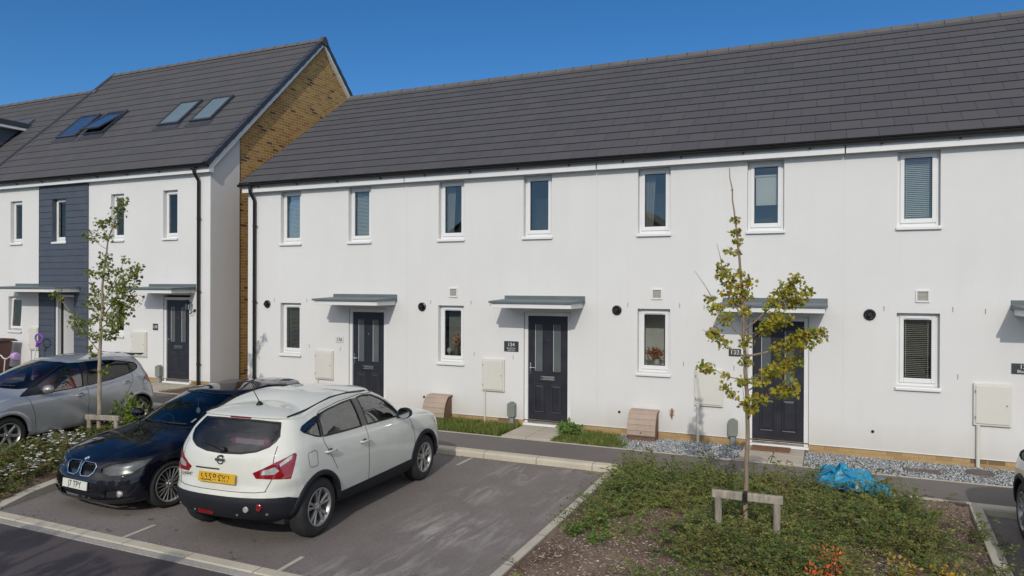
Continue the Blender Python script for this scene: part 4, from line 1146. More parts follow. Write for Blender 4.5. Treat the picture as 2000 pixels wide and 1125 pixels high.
def cabin(car_o, xd, xr, roof, yw=.66, red=False, drv=-1, head=True):
    f = MB(); f.box(xr-.5, xd+.4, -yw, yw, .22, .36); f.box(xr-.55, xr-.1, -yw+.03, yw-.03, .36, .86)
    f.prism([(xd,.36),(xd,.82),(xd+.10,.88),(xd+.26,.89),(xd+.32,.36)], 'y', -yw+.02, yw-.02)
    for s in (-1,1): f.box(xr-.3, xd+.2, s*yw-.02, s*yw+.02, .3, .84)
    cpart('dashboard', f, CM['interior'], car_o, bevel=.02)
    for s in (-1, 1): seat(car_o, xd-.72, s*.36, 'seatr' if red else 'seatc')
    b = MB(); x = xr+.28; b.prism([(x-.25,.34),(x+.2,.40),(x+.2,.50),(x-.2,.48)], 'y', -yw+.08, yw-.08); b.prism([(x-.20,.46),(x-.08,.46),(x-.26,.98),(x-.36,.96)], 'y', -yw+.08, yw-.08)
    for s in (-1, 1): b.prism([(x-.31,.99),(x-.24,.99),(x-.26,1.12),(x-.33,1.10)], 'y', s*.33-.12, s*.33+.12)
    cpart('rear_seat', b, CM['seatr' if red else 'seatc'], car_o, bevel=.025)
    w_ = MB(); c = Vector((xd-.16, drv*.36, .86)); R = Matrix.Rotation(radians(-24), 3, 'Y')
    w_.tube([c+R @ Vector((0,.18*cos(a),.18*sin(a))) for a in [2*pi*i/24 for i in range(25)]], .014, 6, cap=False)
    for a in (0, pi, -pi/2): w_.tube([c, c+R @ Vector((0,.17*cos(a),.17*sin(a)))], .016, 6)
    cpart('steering_wheel', w_, CM['interior'], car_o, smooth=60)

def wing_mirror(car_o, x, y, z, side, mat, fwd=1):
    m = MB(); prof = [(0,.02),(.05,.075),(.11,.085),(.135,.06),(.13,.0)]
    n = 12; vs = []
    for dx, r in prof[:-1]+[(.137,.045)]:
        for k in range(n):
            a = 2*pi*k/n; vs.append((x+.075-dx, side*(y+.12+r*1.35*cos(a)), z+.075+r*.95*sin(a)))
    m.add(vs, [(i*n+k, i*n+(k+1)%n, i*n+n+(k+1)%n, i*n+n+k) for i in range(len(prof)-1) for k in range(n)]+[tuple(range(n))])
    o = cpart('wing_mirror', m, mat, car_o, smooth=60)
    a = MB(); a.tube([(x, side*(y-.05), z-.01), (x, side*(y+.03), z+.02), (x+.01, side*(y+.09), z+.05)], .024, 8); cpart('mirror_arm', a, CM['seal'], o, smooth=60)
    g = MB(); g.add([(x-.064, side*(y+.12+.098*cos(2*pi*k/16)), z+.075+.066*sin(2*pi*k/16)) for k in range(16)], [tuple(range(16))]); cpart('mirror_glass', g, CM['mirror'], o)
    return o

def handle(car_o, C, x, z, mat):
    h, n = C.hit((x, z), E_SIDE); y = h.y
    for s in (1, -1):
        q = MB(); q.tube([(x+.10,s*(y+.002),z),(x+.085,s*(y+.030),z+.003),(x-.05,s*(y+.034),z+.012),(x-.095,s*(y+.028),z+.014),(x-.105,s*(y+.002),z+.014)], .014, 8)
        o = cpart('door_handle', q, mat, car_o, smooth=60)
        r = MB(); r.lathe([(0,-.0),(.035,.002),(.045,.004)], (0,0,0), 'y', 14); r.v = [(x-.01+v[0]*1.2, s*(y+v[1]), z-.002+v[2]) for v in r.v]; cpart('handle_recess', r, CM['seam_l'] if mat is not CM['navy'] else CM['seam'], o, recalc=False)

def plate(car_o, C, x, z, text, mat, tm, sgn, tilt=0, zsplit=False):
    """number plate on the front (sgn 1) or rear (-1)"""
    b = MB(); b.box(-.26, .26, -.006, .006, -.055, .055)
    rot = Matrix.Rotation(pi/2 if sgn > 0 else -pi/2, 4, 'Z') @ Matrix.Rotation(tilt, 4, 'X')
    TM = Matrix.Translation((x, 0, z)) @ rot
    o = cpart('number_plate', MB().merge(b, TM), mat, car_o, bevel=.003)
    if isinstance(text, str):
        t = text_mb(text, .118); xs = [v[0] for v in t.v]; k = min(.40/(max(xs)-min(xs)), .86); c = (max(xs)+min(xs))/2; t.v = [((v[0]-c)*k, v[1]-.0072, v[2]) for v in t.v]
        cpart('characters', MB().merge(t, TM), tm, o, recalc=False)
    else: cpart('characters', MB().merge(text, TM), tm, o, recalc=False)
    return o

def finish_body(car_o, C, mat, glass, names_pair, seam, seal, names_mid):
    weld(cpart('body', C.grab(['']), mat, car_o, smooth=38, recalc=False))
    for n, (pn, m, off) in names_pair.items():
        for s in (1, -1):
            q = C.grab([n], off, s)
            for qq in pieces(q): cpart(pn, qq, m, car_o, smooth=50, recalc=False)
    for n, (pn, m, off) in names_mid.items():
        q = C.grab([n], off)
        if q.f: weld(cpart(pn, q, m, car_o, smooth=50, recalc=False))
    for qq in pieces(both(seam)): cpart('panel_gap', qq, glass['seam'], car_o, recalc=False)
    for qq in pieces(both(seal)): cpart('window_trim', qq, CM['seal'], car_o, recalc=False)

side_c = lambda c, n: c.y > .40 and abs(n.y) > .22
front_c = lambda c, n: c.x > .0 and n.x > .05
rear_c = lambda c, n: c.x < -.8 and n.x < -.02

# ---- white crossover ------------------------------------------------------------------
def suv(name, label, x, y, rz, paint, full=True):
    rows = [(1.98,.20,-1.90,.30,.78, .22,.23,.30, .50,.55,2.5,.02),
            (2.14,.26,-2.03,.36,.855,.30,.29,.37, .52,.58,2.5,.02),
            (2.20,.46,-2.105,.52,.885,.50,.50,.54, .58,.60,2.45,.02),
            (2.19,.64,-2.07,.645,.890,.68,.68,.67, .62,.60,2.45,.02),
            (2.14,.80,-2.01,.70,.888,.82,.82,.79, .66,.46,2.6,.02),
            (2.04,.94,-1.99,.86,.875,.94,.94,.94, .68,.47,2.6,.02),
            (1.60,1.06,-1.965,.99,.858,1.00,1.02,1.05, .62,.48,2.6,.02),
            (1.08,1.13,-1.93,1.055,.835,1.05,1.07,1.125, .50,.48,2.7,.02),
            (.68,1.37,-1.80,1.225,.765,1.28,1.30,1.27, .42,.40,3.3,.03),
            (.30,1.53,-1.655,1.385,.680,1.462,1.49,1.385, .40,.34,3.8,.03),
            (.20,1.56,-1.655,1.425,.630,1.52,1.548,1.425, .36,.30,4.0,.03),
            (-.10,1.592,-1.45,1.480,.40,1.575,1.597,1.487, .30,.28,4.0,.03),
            (-.30,1.602,-1.25,1.512,0,1.602,1.610,1.515, .2,.2,4,0)]
    C = Car(rows); R, WB = .345, 1.315
    o = thing(name, label, 'car', (x, y, .004), rz, None, .945)
    # cladding, glass, lamps cut into the shell
    C.cut('cladding', [(-2.3,.10),(2.3,.10),(2.3,.415),(-2.3,.415)], E_SIDE, lambda c, n: True)
    C.cut('cladding', [(-2.3,.40),(-1.5,.40),(-1.5,.50),(-1.80,.59),(-2.3,.615)], E_SIDE, lambda c, n: c.x < -1.3)
    for cx in (WB, -WB): C.cut('cladding', circle(cx, R, .43), E_SIDE, side_c)
    for cx in (WB, -WB): C.cut('gone', circle(cx, R, .375), E_SIDE, lambda c, n: c.y > .35)
    fg = [(.70,1.092),(-.20,1.118),(-.27,1.475),(-.10,1.482),(.12,1.458),(.36,1.36),(.56,1.225)]
    rg = [(-.34,1.122),(-.75,1.132),(-1.18,1.150),(-1.14,1.388),(-.95,1.424),(-.65,1.458),(-.41,1.472)]
    qg = [(-1.215,1.153),(-1.32,1.178),(-1.49,1.25),(-1.515,1.28),(-1.46,1.310),(-1.175,1.382)]
    C.cut('pillar', [(-.20,1.112),(-.34,1.116),(-.41,1.478),(-.27,1.478)], E_SIDE, side_c)
    C.cut('pillar', [(-1.18,1.15),(-1.215,1.153),(-1.175,1.385),(-1.14,1.39)], E_SIDE, side_c)
    C.cut('side_f', fg, E_SIDE, side_c); C.cut('side_r', rg, E_SIDE, side_c); C.cut('quarter', qg, E_SIDE, side_c)
    C.cut('screen', [(-.02,1.13),(.60,1.10),(.66,1.14),(.55,1.50),(-.02,1.525)], E_END, front_c)
    C.cut('rear', [(-.02,1.045),(.25,1.055),(.43,1.085),(.55,1.135),(.60,1.19),(.615,1.24),(.545,1.368),(.30,1.378),(-.02,1.382)], E_END, rear_c)
    ed = Vector((.75,.66,0)).normalized()               # looking at the rear-left corner
    K = lambda xx, yy, zz: ((Vector((xx,yy,0)).dot(ed)), zz)
    C.cut('lamp', [K(-1.97,.50,.80),K(-1.985,.47,.855),K(-1.95,.55,.915),K(-1.90,.68,.965),K(-1.79,.80,1.045),K(-1.735,.835,1.078),K(-1.705,.848,1.04),K(-1.755,.835,.87),K(-1.785,.825,.79)], ed, lambda c, n: c.x < -1.4 and c.y > .3)
    C.cut('clear', [K(-1.945,.55,.84),K(-1.935,.56,.885),K(-1.885,.69,.925),K(-1.86,.73,.885),K(-1.89,.68,.845)], ed, lambda c, n: c.x < -1.4 and c.y > .3)
    C.cut('clear', [K(-1.86,.745,.925),K(-1.865,.74,.955),K(-1.78,.81,1.03),K(-1.75,.828,1.04),K(-1.76,.823,1.0)], ed, lambda c, n: c.x < -1.4 and c.y > .3)
    C.cut('head', [(1.62,.84),(1.98,.80),(2.04,.86),(1.70,.96)], E_SIDE, lambda c, n: c.y > .4 and c.x > 1.3)
    C.cut('grille', [(-.02,.72),(.42,.72),(.5,.88),(-.02,.88)], E_END, lambda c, n: c.x > 1.7)
    for cc in list(C.bm.faces):
        if cc[C.lay] == C.tags['gone']: C.bm.faces.remove(cc)
    seam = MB()
    C.ribbon([(.98,.42),(.97,.75),(.86,1.03),(.74,1.08)], E_SIDE, w=.008, mb=seam)
    C.ribbon([(-.27,.42),(-.275,.8),(-.265,1.115)], E_SIDE, w=.008, mb=seam)
    C.ribbon([(-.98,.72),(-1.10,.92),(-1.19,1.07),(-1.195,1.15)], E_SIDE, w=.008, mb=seam); C.ribbon([(-1.155,1.39),(-1.08,1.43),(-.7,1.485),(-.2,1.508),(.15,1.482),(.5,1.32),(.74,1.10)], E_SIDE, w=.007, mb=seam)
    C.ribbon([(.60,.66),(.655,.80),(.645,.98),(.64,1.14)], E_END, -1, w=.008, mb=seam)
    C.ribbon([(0,.655),(.5,.655),(.62,.665)], E_END, -1, w=.007, mb=seam)
    C.ribbon([(-1.36,.865),(-1.36,1.01),(-1.40,1.03),(-1.51,1.02),(-1.525,.99),(-1.51,.87),(-1.48,.85),(-1.38,.85)], E_SIDE, w=.006, closed=True, mb=seam)
    seal = MB()
    C.ribbon(fg, E_SIDE, w=.022, closed=True, off=.003, mb=seal); C.ribbon(rg, E_SIDE, w=.022, closed=True, off=.003, mb=seal); C.ribbon(qg, E_SIDE, w=.018, closed=True, off=.003, mb=seal)
    C.ribbon([(0,1.045),(.25,1.055),(.43,1.085),(.55,1.135),(.60,1.19),(.615,1.24),(.545,1.368),(.30,1.378),(0,1.382)], E_END, -1, w=.025, off=.002, mb=seal)
    finish_body(o, C, paint, dict(seam=CM['seam']), {'side_f':('side_window',CM['glass'],-.006),'side_r':('side_window',CM['glass'],-.006),'quarter':('quarter_window',CM['glass'],-.006),
        'lamp':('tail_light',CM['red'],.004),'clear':('reversing_light',CM['amber'],.006),'head':('headlight',CM['amber'],.002),'pillar':('pillar_trim',CM['gloss'],.001)}, seam, seal,
        {'screen':('windscreen',CM['screen'],-.004),'rear':('rear_window',CM['privacy'],-.004),'cladding':('bumper_cladding',CM['plastic'],.002),'grille':('grille',CM['plastic'],.003)})
    lips = MB()
    for cx in (WB, -WB):
        lips.merge(arch(o, C, cx, R, .375, lip=[(-.002,-.04),(-.002,.008),(.012,.016),(.045,.016),(.058,.006),(.062,-.004)]))
    for qq in pieces(both(lips)): cpart('arch_trim', qq, CM['plastic'], o, smooth=50, recalc=False)
    for cx in (WB, -WB):
        for s in (1, -1): wheel(o, cx, s, .87, R, .218, .225, 'double5')
    ub = MB(); ub.box(-1.75, 1.85, -.70, .70, .25, .34); cpart('underbody', ub, CM['seam'], o)
    cabin(o, .72, -1.15, 1.55)
    for s in (1, -1): wing_mirror(o, .58, .83, 1.075, s, CM['plastic'])
    handle(o, C, -.36, .925, paint); handle(o, C, -1.10, .955, paint)
    if full:
        tm = MB()                                          # the plate's characters as the photo shows them: broken strokes
        def ch(x, lines):
            for (a, b) in lines:
                a = Vector((x+a[0], a[1])); b = Vector((x+b[0], b[1])); d = (b-a); n = Vector((-d.y, d.x)).normalized()*.0052
                tm.add([(a.x-n.x,-.0075,a.y-n.y),(b.x-n.x,-.0075,b.y-n.y),(b.x+n.x,-.0075,b.y+n.y),(a.x+n.x,-.0075,a.y+n.y)], [(0,1,2,3)])
        ch(-.215, [((0,.034),(0,.004)),((0,.034),(.012,.030)),((0,.004),(.012,.002)),((.025,-.016),(.025,-.002))])
        ch(-.215, [((-.002,-.026),(.03,-.032)),((.03,-.032),(.12,-.028)),((.12,-.028),(.15,-.036))])
        ch(-.160, [((0,.034),(.022,.034)),((0,.034),(0,.018)),((0,.018),(.024,.006)),((.024,.006),(.022,-.012))])
        ch(-.105, [((0,.034),(.034,.034)),((0,.034),(.002,.014)),((.002,.014),(.026,.004)),((.026,.004),(.026,-.02))])
        ch(-.045, [((0,.034),(.034,.034)),((.034,.034),(.036,.006)),((.036,.006),(.004,.004)),((.004,.004),(0,.034)),((.004,-.018),(.004,-.030)),((.032,-.018),(.032,-.030))])
        ch(.028, [((.006,.032),(.042,.032)),((.006,.032),(.006,.022)),((.042,.032),(.044,.022)),((-.010,.010),(.012,.014)),((.012,.014),(.022,-.010)),((.022,-.010),(.006,-.026)),((.006,-.026),(.04,-.028))])
        ch(.088, [((0,.034),(.004,.004)),((.004,.004),(.024,.002)),((.024,.002),(.040,.034)),((.004,-.018),(.004,-.034)),((.034,-.018),(.034,-.034))])
        ch(.15, [((0,.034),(.002,.022)),((.022,.034),(.024,.012)),((.024,.012),(.036,.004)),((.014,-.016),(.012,-.034))])
        plate(o, C, -2.035, .785, tm, CM['plate_y'], CM['maroon'], -1, radians(-8))
        s_ = MB(); C.ribbon([(-.36,.865),(0,.87),(.36,.865)], E_END, -1, w=.016, off=.004, mb=s_); cpart('tailgate_lip', s_, CM['seam'], o, recalc=False)
        h, n = C.hit((0, .975), E_END, -1)
        bd = MB(); bd.lathe([(.038,.004),(.038,-.014),(.054,-.014),(.054,.004)], axis='x', n=24); bd.box(-.018, .004, -.072, .072, -.014, .014)
        cpart('badge', MB().merge(bd, Matrix.Translation(h)), CM['chrome'], o, smooth=40)
        t = text_mb('QASHQAI', .05); TM = Matrix.Translation((0,0,0)) @ Matrix.Rotation(-pi/2, 4, 'Z'); m2 = MB().merge(t, TM); hh, _ = C.hit((.47,.79), E_END, -1); m2.v = [(v[0]+hh.x-.012, v[1]+.47, v[2]+.775) for v in m2.v]
        cpart('lettering', m2, CM['seam'], o, recalc=False)
        br = MB(); h, _ = C.hit((0, 1.405), E_END, -1); br.box(h.x-.012, h.x+.06, -.15, .15, 1.396, 1.420); cpart('brake_light', br, CM['red'], o, bevel=.006)
        for yy, zz, rr, mm, nm in ((-.56,.50,.040,'red','reflector'),(-.42,.475,.036,'amber','sensor_cover'),(-.30,.40,.014,'seam_l','parking_sensor'),(.30,.40,.014,'seam_l','parking_sensor'),(-.62,.41,.014,'seam_l','parking_sensor'),(.62,.41,.014,'seam_l','parking_sensor')):
            h, _ = C.hit((abs(yy), zz), E_END, -1); q = MB(); q.lathe([(0,-.014),(rr*.8,-.014),(rr,-.008),(rr,.03)], (h.x, yy, zz), 'x', 18); cpart(nm, q, CM[mm], o, smooth=40, recalc=False)
        fl = MB(); h, _ = C.hit((.18,.40), E_END, -1); fl.box(h.x-.012, h.x+.05, .03, .24, .375, .43); cpart('fog_light', fl, CM['red'], o, bevel=.008)
        st = MB(); C.ribbon([(-.7,.525),(-.3,.50)], E_END, -1, w=.01, mb=st)
        wp = MB(); h0, _ = C.hit((0,1.075), E_END, -1); h1, _ = C.hit((.30,1.13), E_END, -1); wp.tube([(h0.x-.02,-.02,1.08),(h0.x-.03,.03,1.095),(h1.x-.018,.36,1.15)], [.018,.012,.007], 6); wp.lathe([(0,-.03),(.028,-.03),(.03,.01)], (h0.x,0,1.075), 'x', 14); cpart('rear_wiper', wp, CM['seal'], o, recalc=False)
    rr_ = MB(); C2 = [( .24,.585),(0,.615),(-.4,.632),(-.8,.635),(-1.25,.622),(-1.56,.595)]
    vs = []
    for s in (1,-1):
        q = []
        for xx, yy in C2:
            r = C.bvh.ray_cast(Vector((xx, yy, 3)), Vector((0,0,-1)))
            q.append((xx, s*yy, r[0].z+.008))
        rr_.tube(q, .011, 6)
    for qq in pieces(rr_): cpart('roof_strip', qq, CM['seal'], o, smooth=60)
    an = MB(); r = C.bvh.ray_cast(Vector((-1.33,.001,3)), Vector((0,0,-1)))[0]; an.lathe([(0,.045),(.02,.04),(.045,.0)], (-1.33,0,r.z), 'z', 12); an.tube([(-1.33,0,r.z+.03),(-1.46,0,r.z+.22)], [.007,.004], 6); cpart('aerial', an, CM['seal'], o, smooth=60, recalc=False)
    return o, C

SUV, SUV_C = suv('parked_car', 'white crossover parked with its yellow number plate and rear window towards the road', -6.065, -5.04, radians(93.2), CM['white'])
pk = MB(); pk.prism([(-.30,.0),(-.24,.05),(.22,.055),(.30,.02),(.24,-.02),(-.2,-.03)], 'x', -.02, .02)
TMs = MW[SUV] @ Matrix.Translation((-1.74,-.23,1.14))
sn = single('sunshade', MB().merge(pk, TMs), CM['pink'], 'pink plastic sign standing inside the rear window of the white car', 'sign')
pp = MB(); pp.box(-.027,-.0215,-.20,.20,-.012,.045); tx = text_mb('xxxxx', .035); part('sticker', MB().merge(pp, TMs), CM['paper'], sn)
suv('parked_car', 'pale car at the right edge of the photo, only its mirror and front wheel showing', 2.795, -4.36, radians(90), CM['pale'], False)

# ---- silver hatchback -----------------------------------------------------------------
def hatch(label, x, y, z, rz):
    rows = [(1.92,.17,-1.78,.24,.76, .20,.20,.25, .50,.42,2.6,.02),
            (2.00,.24,-1.87,.31,.835,.27,.26,.32, .55,.45,2.6,.02),
            (2.03,.44,-1.91,.48,.862,.46,.46,.50, .62,.48,2.5,.02),
            (2.02,.60,-1.90,.62,.870,.64,.64,.65, .66,.50,2.4,.02),
            (1.95,.74,-1.86,.76,.866,.77,.78,.80, .70,.50,2.4,.02),
            (1.82,.84,-1.80,.90,.855,.82,.84,.92, .72,.50,2.4,.02),
            (1.48,.94,-1.76,.99,.838,.86,.89,1.00, .64,.50,2.5,.02),
            (1.10,1.01,-1.72,1.06,.812,.89,.925,1.06, .52,.50,2.6,.02),
            (.52,1.26,-1.62,1.24,.735,1.17,1.20,1.24, .44,.46,2.8,.03),
            (.08,1.405,-1.52,1.40,.645,1.345,1.375,1.345, .40,.42,2.8,.05),
            (-.05,1.435,-1.56,1.43,.585,1.405,1.43,1.39, .38,.38,2.7,.05),
            (-.40,1.458,-1.25,1.448,.32,1.447,1.46,1.44, .30,.30,2.4,.05),
            (-.5,1.461,-1.0,1.46,0,1.461,1.463,1.46, .2,.2,2.4,0)]
    C = Car(rows); R, WB = .305, 1.27
    o = thing('parked_car', label, 'car', (x, y, z), rz, None, .93)
    C.cut('cladding', [(-2.3,.10),(2.3,.10),(2.3,.235),(-2.3,.235)], E_SIDE, lambda c, n: True)
    for cx in (WB, -WB): C.cut('gone', circle(cx, R, .345), E_SIDE, lambda c, n: c.y > .35)
    fg = [(.98,.90),(-.10,.945),(-.15,1.365),(-.03,1.365),(.15,1.33),(.48,1.18)]
    tri = [(1.0,.90),(.66,.913),(.66,1.095)]
    rg = [(-.20,.952),(-.70,1.005),(-1.12,1.09),(-1.10,1.30),(-.80,1.355),(-.50,1.372),(-.24,1.370)]
    qg = [(-1.15,1.10),(-1.28,1.155),(-1.31,1.21),(-1.26,1.265),(-1.13,1.295)]
    C.cut('pillar', [(-.10,.94),(-.20,.947),(-.24,1.375),(-.15,1.37)], E_SIDE, side_c); C.cut('pillar', [(-1.12,1.09),(-1.15,1.10),(-1.13,1.295),(-1.10,1.30)], E_SIDE, side_c)
    C.cut('side_f', fg, E_SIDE, side_c); C.cut('pillar', tri, E_SIDE, side_c); C.cut('side_r', rg, E_SIDE, side_c); C.cut('quarter', qg, E_SIDE, side_c)
    C.cut('screen', [(-.02,1.05),(.55,1.01),(.66,1.02),(.655,1.10),(.55,1.365),(.48,1.39),(-.02,1.402)], E_END, front_c)
    C.cut('rear', [(-.02,1.09),(.45,1.10),(.56,1.15),(.50,1.375),(-.02,1.39)], E_END, rear_c)
    ed = Vector((.60,.80,0)).normalized(); K = lambda xx, yy, zz: (Vector((xx,yy,0)).dot(ed), zz)
    cr = lambda c, n: c.x < -1.2 and c.y > .3
    C.cut('lamp', [K(-1.40,.85,.925),K(-1.43,.845,.985),K(-1.58,.79,1.03),K(-1.70,.68,1.02),K(-1.78,.56,.97),K(-1.80,.56,.78),K(-1.70,.70,.79)], ed, cr)
    eh = Vector((-.55,.83,0)).normalized(); KH = lambda xx, yy, zz: (Vector((xx,yy,0)).dot(eh), zz)
    C.cut('head', [KH(1.25,.83,.90),KH(1.55,.74,.86),KH(1.90,.45,.77),KH(1.92,.42,.70),KH(1.7,.68,.74)], eh, lambda c, n: c.x > 1.0 and c.y > .3)
    C.cut('grille', [(-.02,.50),(.36,.50),(.42,.62),(-.02,.66)], E_END, lambda c, n: c.x > 1.7)
    for f in list(C.bm.faces):
        if f[C.lay] == C.tags['gone']: C.bm.faces.remove(f)
    seam = MB()
    C.ribbon([(.80,.24),(.84,.60),(.92,.85),(.90,.97)], E_SIDE, w=.007, mb=seam); C.ribbon([(-.14,.24),(-.17,.7),(-.16,1.01)], E_SIDE, w=.007, mb=seam)
    C.ribbon([(-.86,.55),(-1.0,.74),(-1.13,.95),(-1.14,1.11)], E_SIDE, w=.007, mb=seam)
    C.ribbon([(-1.37,.84),(-1.37,.93),(-1.41,.97),(-1.46,.96),(-1.50,.90),(-1.48,.84),(-1.42,.82)], E_SIDE, w=.006, closed=True, mb=seam)
    seal = MB()
    for g in (fg, rg, qg): C.ribbon(g, E_SIDE, w=.018, closed=True, off=.003, mb=seal)
    finish_body(o, C, CM['silver'], dict(seam=CM['seam']), {'side_f':('side_window',CM['glass'],-.006),'side_r':('side_window',CM['privacy'],-.006),'quarter':('quarter_window',CM['privacy'],-.006),
        'lamp':('tail_light',CM['red'],.004),'head':('headlight',CM['amber'],.002),'pillar':('pillar_trim',CM['gloss'],.001)}, seam, seal,
        {'screen':('windscreen',CM['screen'],-.004),'rear':('rear_window',CM['privacy'],-.004),'cladding':('sill_trim',CM['plastic'],.001),'grille':('grille',CM['plastic'],.003)})
    lips = MB()
    for cx in (WB, -WB): lips.merge(arch(o, C, cx, R, .345, lip=[(-.002,-.03),(-.002,.006),(.012,.012),(.045,.010),(.060,.001)]))
    for qq in pieces(both(lips)): cpart('arch_lip', qq, CM['silver'], o, smooth=50, recalc=False)
    for cx in (WB, -WB):
        for s in (1, -1): wheel(o, cx, s, .85, R, .20, .20, 'six')
    ub = MB(); ub.box(-1.75, 1.75, -.70, .70, .19, .27); cpart('underbody', ub, CM['seam'], o)
    cabin(o, .74, -1.0, 1.4, red=True)
    for s in (1, -1): wing_mirror(o, .66, .81, .92, s, CM['rim'] if s else 0)
    handle(o, C, -.02, .80, CM['silver']); handle(o, C, -1.0, .90, CM['silver'])
    sp = MB(); r = C.bvh.ray_cast(Vector((-1.5,.001,3)), Vector((0,0,-1)))[0]
    sp.prism([(-1.40,r.z+.004),(-1.66,r.z-.018),(-1.70,r.z-.035),(-1.62,r.z-.06),(-1.45,r.z-.03)], 'y', -.50, .50); cpart('spoiler', sp, CM['gloss'], o, bevel=.012)
    sh = MB(); C.ribbon([(.75,.235),(-.78,.24)], E_SIDE, w=.02, off=.006, mb=sh)
    wp = MB()
    for y0, y1 in ((.45,-.12),(-.1,-.58)):
        q = []
        for t in (0,.5,1):
            yy = y0+(y1-y0)*t; r = C.bvh.ray_cast(Vector((3,abs(yy)+.001,1.055+.01*t)), Vector((-1,0,0)))[0]
            q.append((r.x+.02, yy, 1.06+.012*t))
        wp.tube(q, .009, 5)
    [cpart('windscreen_wiper', qq, CM['seal'], o) for qq in pieces(wp)]
    return o, C
HATCH, HATCH_C = hatch('silver hatchback parked beyond the flower bed beside the small leafy tree', -12.40, -4.60, .18, radians(-87.5))

